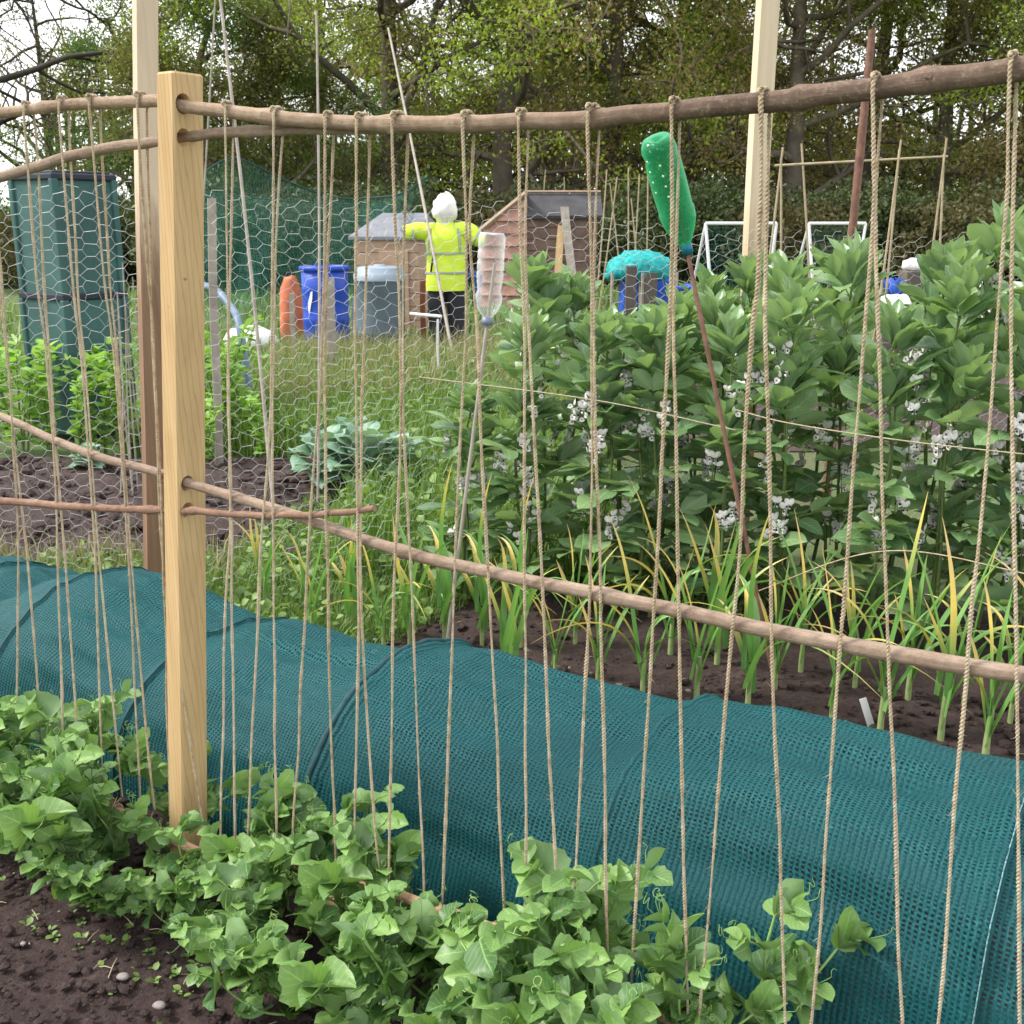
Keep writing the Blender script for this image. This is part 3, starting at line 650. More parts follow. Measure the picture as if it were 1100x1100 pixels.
def net_sheet(s0, s1, lift, ns, flare0=0., flare1=0.):
    nth = 56; G = np.zeros((ns, nth, 3)); UV = np.zeros((ns, nth, 2))
    for i, s in enumerate(np.linspace(s0, s1, ns)):
        l = lift + flare0 * math.exp(-((s - s0) / .02) ** 2) + flare1 * math.exp(-((s - s1) / .03) ** 2)
        for j in range(nth):
            th = .02 + (PI - .04) * j / (nth - 1); G[i, j] = tunnel_pt(s, th, l); UV[i, j] = (s, th * .42)
    mb = MB(); mb.grid(G, 0, UV); return mb.build('net_cover', M['net'], tun, loc=row(0, TC)), G
sA, sB, sC = CR[0][0], HOOPS[3] - .012, HOOPS[5] + .02
for a in (net_sheet(sA, HOOPS[3] + .05, 0., 230), net_sheet(sB, sC - .004, .006, 170, .008, .012), net_sheet(sC - .12, CR[-1][0], -.004, 40)):
    pass
def edge(s, lift, mat, r, name):
    P = np.array([tunnel_pt(s, th, lift) for th in np.linspace(.04, PI - .04, 50)]); mb = MB(); mb.tube(P, r, 7); mb.build(name, mat, tun, loc=row(0, TC))
edge(sB, .020, M['net_edge'], .0075, 'net_hem'); edge(sC - .004, .018, M['net_white'], .0014, 'net_hem')
for hs in HOOPS:
    P = np.array([tunnel_pt(hs, th, -.0175) for th in np.linspace(.06, PI - .06, 40)]); mb = MB(); mb.tube(P, .008, 8); mb.build('hoop', M['hoop'], tun, loc=row(0, TC))
    if hs not in (HOOPS[3], HOOPS[5]): edge(hs + .006, .0035, M['net_edge'], .0022, 'net_seam')

# ---------------------------------------------------------------- leaves
# pea plants
PEA_L = [leaf_tpl(OVATE, 9, 5, f, d, .03, s) for f, d, s in ((.3, .25, .05), (.15, .45, .22), (.55, .15, .16), (.8, .3, .1))]
PEA_S = [leaf_tpl(STIP, 10, 7, f, d, .035, s) for f, d, s in ((.25, .2, .05), (.55, .35, .16), (.1, .5, .2), (.75, .15, .1))]
def reseed(k):
    global rng
    random.seed(k); rng = np.random.default_rng(k)
def pea_plant(seed, h, lean, nsh=2):
    reseed(seed); root = thing('pea_plant', 'x', 'pea plant', group='pea plants along the foot of the frame')
    stem, leaf, TEN = MB(), MB(), []
    for sh in range(nsh):
        hh = h * (1 if sh == 0 else rnd(.55, .9)); a0 = rnd(-PI, PI); n = max(6, int(hh / .056)); P = [np.array([rnd(-.02, .02), rnd(-.02, .02), 0.])]
        cur = UPV * 1.0 + lean * rnd(.4, 1.3) + horiz(a0) * .35
        for k in range(n):
            cur = cur + rng.normal(0, .22, 3); cur[2] = max(.1, cur[2] + .08); cur = cur / np.linalg.norm(cur); P.append(P[-1] + cur * .066)
        P = np.array(P); SPm = smooth_path(P, n * 4); stem.tube(SPm, np.linspace(.0042, .0024, len(SPm)), 6)
        for k in range(1, len(P)):
            d = P[k] - P[k - 1]; d /= np.linalg.norm(d); az = a0 + (k % 2) * PI + rnd(-.5, .5); f = k / len(P)
            sz = (.043 + .039 * min(1, f * 2.0)) * rnd(.8, 1.2)
            if k == len(P) - 1: sz *= .75
            for sg in (-1, 1):
                dv = horiz(az + sg * rnd(.6, 1.35)) + UPV * rnd(-.2, 1.5)
                put_leaf(leaf, random.choice(PEA_S), P[k], dv, UPV + horiz(az) * .4 + rng.normal(0, .35, 3), sz * rnd(.75, 1.2), rnd(.8, 1.05), 0, rnd(-.9, .9))
            pd = horiz(az) * rnd(.7, 1) + UPV * rnd(.25, .9); pd /= np.linalg.norm(pd); pl = rnd(.035, .075)
            pe = P[k] + pd * pl; mid = (P[k] + pe) / 2 + UPV * .006; rach = smooth_path([P[k], mid, pe], 8); stem.tube(rach, .0018, 5)
            for q, tt in enumerate((.62, 1.)):
                b = P[k] + (pe - P[k]) * tt
                for sg in (-1, 1):
                    dv = pd * .5 + np.cross(pd, UPV) * sg * rnd(.7, 1.1) + UPV * rnd(-.2, .3)
                    put_leaf(leaf, random.choice(PEA_L), b, dv, UPV + rng.normal(0, .5, 3), (.034 + .028 * rnd(0, 1)) * (1 if f > .25 else .8), rnd(.85, 1.1), 0, rnd(-.4, .4))
            if f > .35 and random.random() < .85:
                ten = MB(); TEN.append(ten)
                for br in range(random.choice((1, 2, 3))):
                    L = rnd(.04, .10); dd = pd + rng.normal(0, .5, 3); dd /= np.linalg.norm(dd); sd_ = np.cross(dd, UPV); sd_ /= np.linalg.norm(sd_) + 1e-6; q2 = np.cross(sd_, dd)
                    t = np.linspace(0, 1, 22); cr = rnd(.004, .010); tw = rnd(5, 12) * random.choice((-1, 1)); e = np.clip((t - .45) / .55, 0, 1)
                    Pt = pe + dd * (L * np.minimum(t, .55 + .45 * (t - .55) * .5))[:, None] + sd_ * (cr * np.sin(tw * e) * np.minimum(1, e * 3))[:, None] + q2 * (cr * (1 - np.cos(tw * e)))[:, None] + UPV * (L * .25 * t)[:, None]
                    ten.tube(Pt, np.linspace(.0009, .0005, 22), 4, cap=False)
    stem.build('stem', M['pea_stem'], root); leaf.build('leaves', M['pea'], root)
    for ten in TEN: ten.build('tendril', M['pea_stem'], root)
    return root
FWD = -T
PEAP = [pea_plant(11 + i, hh, ln, ns) for i, (hh, ln, ns) in enumerate([(.36, FWD * .5, 3), (.30, FWD * .8 + D * .3, 3), (.42, FWD * .1 + D * .2, 2), (.28, FWD * 1.0 - D * .4, 3), (.33, D * .5 + FWD * .4, 3), (.24, FWD * .9, 4)])]
random.seed(5)
pea_spots = []
for i in range(12): pea_spots.append((-1.0 + i * .083, 'left'))
for i in range(17): pea_spots.append((.04 + i * .073, 'right'))
usedp = set()
cnt = {'left': 9, 'right': 0}
for i, (s, side) in enumerate(pea_spots):
    kind = [0, 1, 4, 2, 3, 0, 5, 1, 4][i % 9]
    t = rnd(-.16, -.06) if i % 2 else rnd(.02, .07); hs = 1.0
    if side == 'left': lab = 'pea plant rooted %s to the left of the square post' % (ORD[11 - i])
    else: lab = 'pea plant rooted %s to the right of the square post' % (ORD[i - 12])
    hs = interp(s, [(-1, .82), (-.6, .92), (-.3, .9), (-.1, .75), (.06, .7), (.3, .85), (.5, .8), (.75, .8), (1.0, .95), (1.4, 1.05)]) * (rnd(.62, .85) if t < 0 and s > -.2 else rnd(.92, 1.08))
    if s > .92: t -= .0
    p = row(s + rnd(-.02, .02), t, .0)
    rz = rnd(-.35, .35); 
    pr = PEAP[kind]
    if kind not in usedp: usedp.add(kind); pr.location = Vector(p); pr.rotation_euler = (0, 0, rz); pr.scale = (hs,) * 3; pr['label'] = lab
    else: dup(pr, p, rz, (hs,) * 3, lab)
for (s, t, kind, hs, lab) in ((-.20, -.10, 0, .72, 'low pea plant sprawling just left of the square post foot'), (-.10, -.13, 4, .62, 'low pea plant in front of the square post foot'), (.0, -.10, 1, .66, 'low pea plant leaning across the square post foot from the right'),
        (.46, -.16, 3, .75, 'pea plant nearest the viewer below the gap in the bottom pole'), (.66, -.17, 0, .8, 'pea plant sprawling forward below the bottom pole, at the bottom edge'), (.84, -.15, 5, .9, 'bushy pea plant at the bottom edge below the clear stretch of net'), (1.0, -.08, 0, .85, 'pea plant at the bottom edge, left of the last single shoots'), (1.12, -.05, 1, .8, 'pea plant among the last shoots at the row\'s near end')):
    dup(PEAP[kind], row(s, t, 0), rnd(-.4, .4), (hs,) * 3, lab)
# tall shoot by the third twine
sh = pea_plant(77, .50, D * .05 - FWD * .0, 1); p = onp(372, 935); sh.location = Vector((p[0], p[1], 0)); sh.scale = (.8, .8, .95); sh['label'] = 'pea plant with one tall shoot climbing the twine, beside the tunnel hoop'
for k in range(6):
    if k not in usedp:
        for ch in list(PEAP[k].children): bpy.data.objects.remove(ch)
        bpy.data.objects.remove(PEAP[k])

# low weeds and seedlings on the soil
WT = leaf_tpl(OVATE, 5, 3, .2, .25, 0)
mb = MB()
for i in range(190):
    s = rnd(-1.0, 1.2); p = row(s, -.06 - abs(random.gauss(0, .13)), .008)
    for k in range(random.choice((3, 4, 6))):
        put_leaf(mb, WT, p + rng.normal(0, .004, 3) * np.array([1, 1, 0]), horiz(rnd(0, 6.3)) + UPV * rnd(.2, 1.2), UPV, rnd(.007, .019), rnd(.6, 1.))
tag(mb.build('weeds', M['weed']), 'tiny weed seedlings on the soil in front of the peas', 'weeds', None, 'stuff')

# ---------------------------------------------------------------- broad beans
BL = [leaf_tpl(ELLI, 8, 5, f, d, w_) for f, d, w_ in ((.35, .1, .02), (.15, .3, .03), (.55, .0, .02))]
FLW = leaf_tpl(OVATE, 4, 3, .3, .2)
def flower(mb, p, dv, sz):
    Fm = frame(dv); s = sz
    G, UV = leaf_tpl(OVATE, 5, 5, -.5, .3)       # banner folded back
    fw_, sd_, up_ = Fm[:, 1], Fm[:, 0], Fm[:, 2]
    for sg in (-1, 1):
        put_leaf(mb, (G, UV), p, up_ * .9 + sd_ * .55 * sg + fw_ * .15, fw_, s * 1.0, .85, 0)
        put_leaf(mb, FLW, p, fw_ - up_ * .55 + sd_ * sg * .35, sd_ * sg + fw_ * .5, s * .85, .9, 0)
        c = p + fw_ * s * .42 - up_ * s * .16 + sd_ * sg * s * .22
        a = np.arange(7) * 2 * PI / 7; q = c + (np.cos(a)[:, None] * sd_ + np.sin(a)[:, None] * up_ * .9) * s * .17 + fw_ * 0
        mb.add(np.vstack([q, c + fw_ * s * .08]), [(k, (k + 1) % 7, 7) for k in range(7)], 1)
    mb.tube([p - dv / np.linalg.norm(dv) * s * .5, p + dv / np.linalg.norm(dv) * s * .15], [s * .09, s * .13], 6, 2)
def bean_plant(seed, h, fl=True):
    reseed(seed); root = thing('broad_bean_plant', 'x', 'bean plant', group='broad bean plants behind the garlic')
    stem, lf, FW = MB(), MB(), []; nst = 2
    for q in range(nst):
        hh = h * (1 if q == 0 else rnd(.72, .95)); b = np.array([rnd(-.03, .03), rnd(-.03, .03), -.02]); a = rnd(0, 6.3)
        P = smooth_path([b, b + UPV * hh * .35 + horiz(a) * rnd(.01, .05), b + UPV * hh * .7 + horiz(a + 1) * rnd(.01, .06), b + UPV * hh * .93 + horiz(a) * rnd(.02, .08)], 24)
        stem.tube(P, np.linspace(.009, .005, len(P)), 4)
        nn = int(hh / .083); az = a
        for k in range(2, nn):
            f = k / nn; i = f * (len(P) - 1); i0 = int(i); p = P[i0] + (P[min(i0 + 1, len(P) - 1)] - P[i0]) * (i - i0)
            az += PI + rnd(-.6, .6)
            if (f < .28 and random.random() < .3) or (.3 < f < .8 and random.random() < .22): continue
            pd = horiz(az) + UPV * (rnd(.25, .7) if f < .7 else rnd(.7, 1.4)); pd /= np.linalg.norm(pd); L = rnd(.08, .14) * (1 if f < .75 else .8)
            pe = p + pd * L; stem.tube(smooth_path([p, (p + pe) / 2 + UPV * .008, pe], 6), .0022, 5)
            npair = random.choice((2, 2, 3)); ll = rnd(.125, .18) * (1 if f < .8 else .9)
            for m in range(npair):
                bb = p + (pe - p) * (.45 + .55 * m / max(1, npair - 1))
                for sg in (-1, 1):
                    dv = pd * (.55 + .35 * m) + np.cross(pd, UPV) * sg * rnd(.6, 1.0) + UPV * rnd(-.25, .25)
                    put_leaf(lf, random.choice(BL), bb, dv, UPV + rng.normal(0, .25, 3), ll * rnd(.85, 1.1), rnd(1.1, 1.5), 0, rnd(-.5, .5))
            for sg in (-1, 1): put_leaf(lf, BL[0], p, horiz(az + sg) + UPV * .5, UPV, .03, 1.4)
            if fl and .35 < f < .88 and random.random() < .42:
                fd = horiz(-PI / 2 - .5 + rnd(-1.3, 1.3)); fp = p + fd * .055; fw = MB(); FW.append(fw); fw.tube([p, fp + UPV * .02], .002, 5, 2); fw.tube([fp + UPV * .03, fp - UPV * .09 + fd * .01], .002, 5, 2)
                for m in range(random.choice((4, 5, 6, 8))):
                    zq = rnd(-.085, .03); fq_ = fp + fd * rnd(.005, .035) + UPV * zq + np.cross(fd, UPV) * rnd(-.03, .03); fw.tube([fp + UPV * zq, fq_], .0012, 4, 2)
                    flower(fw, fq_, fd * .8 + np.cross(fd, UPV) * rnd(-1, 1) - UPV * rnd(-.1, .6), rnd(.026, .033))
        for k in range(11):                        # top rosette
            aa = k * 2.4; e = k / 15; p = P[-1] + UPV * (e * .07 - .03) * hh
            dv = horiz(aa) * (1.0 - .75 * e) + UPV * (.95 + 1.3 * e) + rng.normal(0, .15, 3)
            for m in range(2): put_leaf(lf, BL[2 if k % 2 else 0], p + dv * .012 * m, dv + horiz(aa + (m - .5) * 2.2) * .35, horiz(aa + PI) + UPV * .3, rnd(.14, .20) * (1 - .35 * e), rnd(.75, 1.1), 0, rnd(-.3, .3))
    stem.build('stem', M['bean_stem'], root); lf.build('leaves', M['bean'], root)
    for fw in FW: fw.build('flower_cluster', [M['petal'], M['petal_black'], M['bean_stem']], root)
    return root
BEANP = [bean_plant(40 + i, 1.3, True) for i in range(7)]
TOPS = [(455, 400), (490, 360), (520, 335), (560, 276), (600, 260), (640, 284), (660, 294), (700, 296), (730, 286), (770, 292), (815, 250), (860, 240), (915, 228), (950, 262), (985, 275), (1020, 230), (1050, 206), (1100, 202), (1250, 202)]
def project(p):
    q = np.asarray(p) - EYE; zc = q[1] * CP - q[2] * SP; yc = q[1] * SP + q[2] * CP; return 550 + F * q[0] / zc, 550 - F * yc / zc
random.seed(21); k = 0; usedb = set()
f0, f1 = gz(505, 640), gz(1160, 722)
RN = ('front', 'middle', 'back')
for r_ in range(3):
    n = 10 if r_ < 2 else 9
    for i in range(n):
        u = (i + (.5 if r_ == 1 else 0.) + rnd(-.2, .2)) / (n - 1)
        p = f0 + (f1 - f0) * u + T * r_ * .34; p[2] = 0
        px, _ = project((p[0], p[1], 1.3)); ty = interp(px, TOPS) + (0 if r_ < 2 else -4)
        hz = at(px, ty + rnd(0, 26) + (34 if r_ == 0 else 0) + (22 if i % 3 == 1 else 0), p[1])[2]
        if r_ == 0 : hz = min(hz, 1.3 if px < 960 else 1.58)
        sc_ = max(.6, hz / 1.34); rz = rnd(-.7, .7); kind = k % 7
        lab = 'broad bean plant with dark blotched white flowers, %s in the %s row from the left' % (ORD[i], RN[r_])
        if kind not in usedb:
            usedb.add(kind); o = BEANP[kind]; o.location = Vector(p); o.rotation_euler = (0, 0, rz); o.scale = (.95, .95, sc_); o['label'] = lab
        else: dup(BEANP[kind], p, rz, (.95, .95, sc_), lab, tilt=(rnd(-.05, .05), rnd(-.05, .05)))
        k += 1
# support twine strung through the beans
for pts, lab in (([(450, 405, 4.15), (640, 430, 3.95), (790, 462, 3.8)], 'thin bean support twine sagging left of the rusty rod'), ([(790, 440, 3.7), (850, 455, 3.55), (975, 474, 3.4), (1120, 490, 3.25)], 'thin bean support twine, upper one right of the rusty rod'),
                 ([(800, 640, 3.65), (950, 592, 3.35), (1130, 622, 3.1)], 'thin bean support twine, lower one right of the rusty rod')):
    mb = MB(); mb.tube(smooth_path([at(*q) for q in pts], 24), .0022, 5); tag(mb.build('support_twine', M['jute']), lab, 'twine')

# ---------------------------------------------------------------- garlic
def garlic(seed, h):
    random.seed(seed); root = thing('garlic_plant', 'x', 'garlic plant', group='garlic plants behind the teal tunnel')
    mb, st_m = MB(), MB()
    st_m.tube([(0, 0, -.02), (0, 0, .05), (.003, .002, .12)], [.009, .0075, .006], 8)
    n = random.choice((6, 7, 8))
    for k in range(n):
        a = (k % 2) * PI + rnd(-.5, .5); L = h * rnd(.55, 1.1); b = np.array([0, 0, .03 + .018 * k]); out = rnd(.04, .32); dr = rnd(.0, 1.12) ** 1.4 * 1.2
        t = np.linspace(0, 1, 14); d = horiz(a)
        P = b + UPV * (L * (t - dr * .55 * t ** 3))[:, None] + d * (L * (out * t + dr * .5 * t ** 2.4))[:, None] + np.cross(d, UPV) * (L * .06 * np.sin(t * 3 + k))[:, None]
        wv = .0095 * rnd(.7, 1.25) * np.interp(t, [0, .15, .5, .8, 1], [.75, 1, .95, .55, .05])
        sd_ = np.cross(d, UPV); G = np.zeros((14, 3, 3)); UV = np.zeros((14, 3, 2))
        tw = rnd(-1.2, 1.2)
        for i in range(14):
            tg = P[min(i + 1, 13)] - P[max(i - 1, 0)]; tg /= np.linalg.norm(tg); s2 = rotm(tg, tw * t[i]) @ sd_; nn = np.cross(s2, tg)
            G[i, 0] = P[i] - s2 * wv[i] + nn * wv[i] * .45; G[i, 1] = P[i]; G[i, 2] = P[i] + s2 * wv[i] + nn * wv[i] * .45
            UV[i, :, 1] = t[i]; UV[i, :, 0] = (-1, 0, 1)
        mb.grid(G, 0, UV)
    st_m.build('stem', M['garlic_stem'], root); mb.build('leaves', M['garlic'], root); return root
M['garlic_stem'] = plain('garlic_stem', (.30, .38, .16), .4, .25, 20, 0)
GP = [garlic(90 + i, .45) for i in range(6)]
gs = [(285, 652), (336, 682), (378, 676), (412, 698), (440, 690), (478, 690), (518, 694), (548, 735), (560, 700), (596, 728), (618, 695), (642, 742), (690, 752), (720, 706), (748, 752), (770, 716), (803, 762), (832, 742), (860, 722), (893, 778), (918, 740), (945, 790), (975, 752), (1010, 796), (1035, 760), (1058, 815), (1085, 775), (1120, 800)]
random.seed(3)
for i, (x, y) in enumerate(gs):
    p = gz(x, y); sc_ = rnd(.85, 1.2) * (1.12 if x > 650 else .98); rz = math.atan2(D[1], D[0]) + rnd(-.7, .7)
    lab = 'garlic plant with yellowing leaf tips, %s along the bed from the grassy end' % (ORD[i] if i < 20 else 'twenty-' + ORD[i - 20])
    if i < 6: o = GP[i]; o.location = Vector(p); o.rotation_euler = (0, 0, rz); o.scale = (sc_,) * 3; o['label'] = lab
    else: dup(GP[random.randrange(6)], p, rz, (sc_,) * 3, lab)
M['white_label'] = plain('white_plastic', (.75, .75, .75), .4, .05, 8, 0)
mb = MB(); p = gz(931, 785); mb.box((0, 0, .05), (.022, .003, .12), rotm((0, 1, 0), -.35)); o = mb.build('plant_label', M['white_label'], bevel=.001); o.location = Vector(p); tag(o, 'white plastic plant label stuck in the soil by the garlic', 'plant label')

# ---------------------------------------------------------------- chicken wire and its posts
FL = [np.array([-4.2, 4.25, 0]), np.array([-1.40, 4.42, 0]), np.array([1.16, 5.0, 0]), np.array([3.6, 5.9, 0])]
FLs = np.concatenate([[0], np.cumsum([np.linalg.norm(FL[i + 1] - FL[i]) for i in range(3)])])
def fence_pt(u, z):
    x = np.interp(u, FLs, [p[0] for p in FL]); y = np.interp(u, FLs, [p[1] for p in FL])
    zt = np.interp(u, FLs, [1.62, 1.66, 1.47, 1.5]) - .04 * np.sin((u % 1.4) * PI / 1.4)
    y = y + .025 * np.sin(u * 3.1 + z * 2.) + .015 * np.sin(u * 9 + z * 5)
    return np.stack([x + .006 * np.sin(z * 14 + u * 5), y, z * zt + .006 * np.sin(u * 11)], -1)
W_, Hh = .074, .049; pitch_x = W_ * .75
nc = int(FLs[-1] / pitch_x); nr = int(1.62 / Hh)
mbw = MB(); E = []
for c in range(nc):
    x0 = c * pitch_x; sh_ = (c % 2) * .5
    zz = (np.arange(nr) + sh_) * Hh
    # hexagon: left point, upper-left, upper-right, right point ... draw top edge and two left slants
    xl, xm1, xm2 = x0, x0 + W_ * .25, x0 + W_ * .75
    E.append(np.stack([np.full(nr, xm1), zz + Hh / 2, np.full(nr, xm2), zz + Hh / 2], 1))
    E.append(np.stack([np.full(nr, xl), zz, np.full(nr, xm1), zz + Hh / 2], 1)); E.append(np.stack([np.full(nr, xl), zz, np.full(nr, xm1), zz - Hh / 2], 1))
E = np.concatenate(E)
jit = lambda a: .007 * np.sin(a * 391.7) 
A = fence_pt(E[:, 0], np.clip(E[:, 1] / 1.62, 0, 1.02)); B = fence_pt(E[:, 2], np.clip(E[:, 3] / 1.62, 0, 1.02))
rx = lambda P: np.stack([.006 * np.sin(P[:, 0] * 61 + P[:, 2] * 97) + .010 * np.sin(P[:, 0] * 3.1 + P[:, 2] * 4), np.zeros(len(P)), .006 * np.sin(P[:, 0] * 83 - P[:, 2] * 71) + .012 * np.sin(P[:, 0] * 2.3 + P[:, 2] * 5.)], 1)
A = A + rx(A); B = B + rx(B)
dd = B - A; dd /= np.linalg.norm(dd, axis=1)[:, None] + 1e-9; yy = np.array([0, 1., 0]); s1 = np.cross(dd, yy); s1 /= np.linalg.norm(s1, axis=1)[:, None] + 1e-9; s2 = np.cross(s1, dd)
wr = np.where(np.abs(dd[:, 2]) < .3, .00105, .00072)[:, None]
ring = [s1 * wr, (-.5 * s1 + .866 * s2) * wr, (-.5 * s1 - .866 * s2) * wr]
V = np.stack([A + ring[0], A + ring[1], A + ring[2], B + ring[0], B + ring[1], B + ring[2]], 1).reshape(-1, 3)
i = np.arange(len(A))[:, None] * 6
mbw.add(V, np.concatenate([i + np.array([[0, 1, 4, 3]]), i + np.array([[1, 2, 5, 4]]), i + np.array([[2, 0, 3, 5]])]))
tag(mbw.build('chicken_wire_fence', M['wire'], smooth=False), 'sagging hexagonal chicken wire fence strung behind the beans', 'wire fence')

def tall_post(name, base, top, wx, wy, rz, mats, label, cap=None):
    mb = MB(); base = np.asarray(base); top = np.asarray(top); Rz = rotm((0, 0, 1), rz); n = 12
    for i in range(n): pass
    ring = np.array([(-wx, -wy), (wx, -wy), (wx, wy), (-wx, wy)]) / 2; V = []
    for f in np.linspace(0, 1, n):
        c = base + (top - base) * f + np.array([.004 * math.sin(f * 7), .003 * math.cos(f * 5), 0])
        V += [c + Rz @ np.array([a, b, 0]) for a, b in ring]
    i = np.arange(n - 1)[:, None] * 4; j = np.arange(4)[None, :]; kk = (j + 1) % 4
    mb.add(np.array(V), np.stack([i + j, i + kk, i + 4 + kk, i + 4 + j], -1).reshape(-1, 4)); mb.add(np.array(V[-4:]), [(0, 1, 2, 3)])
    o = mb.build(name, mats, smooth=False, loc=base); 
    return tag(o, label, 'post')
pb = np.array([at(164, 640, 4.32)[0], 4.32, -.1]); pt = at(159, -60, 4.32); pt = np.array([pt[0], 4.32, 2.62])
def twotone(name, lo_m, hi_m, z0, z1):
    m, nt, b, o = newmat(name)
    z = nd(nt, 'ShaderNodeSeparateXYZ', {0: nd(nt, 'ShaderNodeTexCoord').outputs['Object']}).outputs[2]
    n = noise(nt, 4, 5, .7, stretch=(8, 8, .8)); n2 = noise(nt, 3, 6, .6, stretch=(14, 14, .7), dist=.5)
    f = nd(nt, 'ShaderNodeMapRange', {'Value': mth(nt, 'ADD', z, mth(nt, 'MULTIPLY', n, .9)), 'From Min': z0, 'From Max': z1}).outputs[0]
    a = ramp(nt, n2, [(.3, tuple(x * .65 for x in lo_m)), (.7, lo_m)]); c = ramp(nt, n2, [(.3, tuple(x * .8 for x in hi_m)), (.7, hi_m)])
    setc(nt, b, mix(nt, f, a, c)); b.inputs['Roughness'].default_value = .7; bump(nt, b, n2, .4, .003); return m
M['post_back'] = twotone('weather_stained_post', (.27, .155, .09), (.64, .50, .36), 1.75, 2.25)
M['post_right'] = twotone('weather_stained_plank', (.42, .24, .11), (.70, .56, .40), 1.5, 2.15)
tall_post('fence_post', pb, pt, .075, .065, .55, M['post_back'], 'tall stained square post standing behind the left poles')
b = np.array([at(797, 480, 5.05)[0], 5.05, -.1]); t_ = at(828, -40, 5.05); 
tall_post('fence_post', b, np.array([t_[0], 5.05, t_[2] + .3]), .085, .05, .3, M['post_right'], 'tall pale weathered post standing among the bean plants')
# round brown pole
def rod(name, a, b, r0, r1, mat, label, cat, group=None, bend=.0, sides=8):
    a, b = np.asarray(a), np.asarray(b); n = 14; t = np.linspace(0, 1, n)[:, None]
    P = a + (b - a) * t + np.array([bend, 0, 0]) * np.sin(t * PI); R = np.linspace(r0, r1, n)
    R = R * (1 + .10 * (np.arange(n) % 4 == 2)); mb = MB(); mb.tube(P, R, sides); o = mb.build(name, mat)
    return tag(o, label, cat, group)
p0 = at(914, 300, 6.2); rod('round_pole', (p0[0] - .05, 6.2, -.1), at(937, 32, 6.2), .028, .02, M['rust'], 'round reddish brown pole standing beyond the beans', 'pole')
# thin canes (name, top pixel, low pixel, depth at top, depth low, radius, label)
CN = [((232, -15, 6.3), (214, 250, 6.3), .006, 'thinner of two grey canes just right of the square post', M['cane_grey']),
      ((235, -15, 6.2), (283, 445, 5.6), .010, 'thicker slanting grey cane just right of the square post', M['cane_grey']),
      ((340, 12, 6.4), (341, 420, 6.0), .008, 'upright grey cane beside the blue barrel', M['cane_grey']),
      ((417, 30, 14.6), (470, 300, 12.2), .017, 'cane leaning over the hi-vis scarecrow, holding up the net', M['cane_grey'])]
for a, b, r, lab, mt in CN:
    A_, B_ = at(*a), at(*b); dv = (B_ - A_) / np.linalg.norm(B_ - A_); B_ = A_ + dv * ((A_[2] + .05) / -dv[2]); rod('bamboo_cane', B_, A_, r, r * .75, mt, lab, 'cane', 'canes beyond the wire', bend=.012)
for i, (x0, y0, x1, y1, dep) in enumerate([(841, 158, 829, 250, 9.), (839, 170, 838, 260, 9.3), (861, 154, 866, 255, 9.2), (968, 150, 953, 255, 9.), (966, 160, 957, 250, 9.3), (1017, 148, 998, 285, 9.), (1014, 165, 1008, 275, 9.3), (920, 180, 912, 240, 9.3),
       (652, 182, 642, 300, 15.), (675, 180, 674, 280, 15.2), (655, 196, 665, 290, 15.), (687, 187, 680, 290, 15.3), (696, 182, 694, 280, 15.), (586, 182, 583, 215, 21.5), (606, 190, 606, 215, 21.5), (596, 201, 602, 215, 21.5), (663, 190, 656, 240, 15.3), (678, 213, 684, 290, 15.)]):
    A_, B_ = at(x0, y0, dep), at(x1, y1, dep); dv = (B_ - A_) / np.linalg.norm(B_ - A_); B_ = A_ + dv * ((A_[2]) / -dv[2])
    if i < 8: lab = '%s of the canes holding the level cane beyond the beans, from the left' % ['second', 'third', 'fourth', 'sixth', 'seventh', 'ninth', 'eighth', 'fifth'][i]
    elif i in (13, 14, 15): lab = '%s cane tip showing above the weatherboard shed roof' % {13: 'leftmost', 14: 'rightmost', 15: 'shortest middle'}[i]
    else: lab = '%s of the bean sticks beside the turquoise net, from the shed side' % {8: 'first', 9: 'fourth', 10: 'third', 11: 'sixth', 12: 'seventh', 16: 'second', 17: 'fifth'}[i]
    rod('bamboo_cane', B_, A_, .010 if dep < 12 else .012, .008, M['cane'], lab, 'cane', 'canes beyond the beans', bend=.01)
rod('level_cane', at(832, 178, 9.1), at(1018, 168, 9.1), .010, .008, M['cane'], 'level cane tied across the row of upright canes', 'cane', bend=0)
# sticks by the green bin
for i in range(9):
    a = at(133 + i * 3.2 + rnd(-2, 2), 470, 6.2); a = np.array([a[0], 6.2 + rnd(-.2, .2), -.02]); b = at(128 + i * 3 + rnd(-6, 8), rnd(270, 330), 6.2)
    rod('pea_stick', a, b, .006, .003, M['cane_grey'], '%s of the twiggy sticks bundled against the green bin, from the left' % ORD[i], 'stick', 'twiggy sticks by the green bin', bend=rnd(-.03, .03), sides=5)
a = gz(228, 470); tall_post('short_stake', (at(228, 400, 7.)[0], 7., -.1), (at(227, 213, 7.)[0], 7., at(227, 213, 7.)[2]), .05, .05, .3, M['cane_grey'], 'grey square stake between the two slanting canes')
for x, y0, y1, dep, lab in ((352, 302, 372, 10.5, 'short grey stake standing in front of the blue barrel'), (356, 298, 372, 11., 'second short grey stake close behind the barrel\'s front stake'), (313, 315, 365, 11.5, 'short pale peg in front of the orange container'), (470, 343, 376, 10, 'white peg in the grass below the scarecrow')):
    c = at(x, y0, dep); tall_post('short_stake', (c[0], dep, -.1), c, .05 if dep != 10 else .018, .04 if dep != 10 else .018, .2, M['cane_grey'] if dep != 10 else M['white_label'], lab)

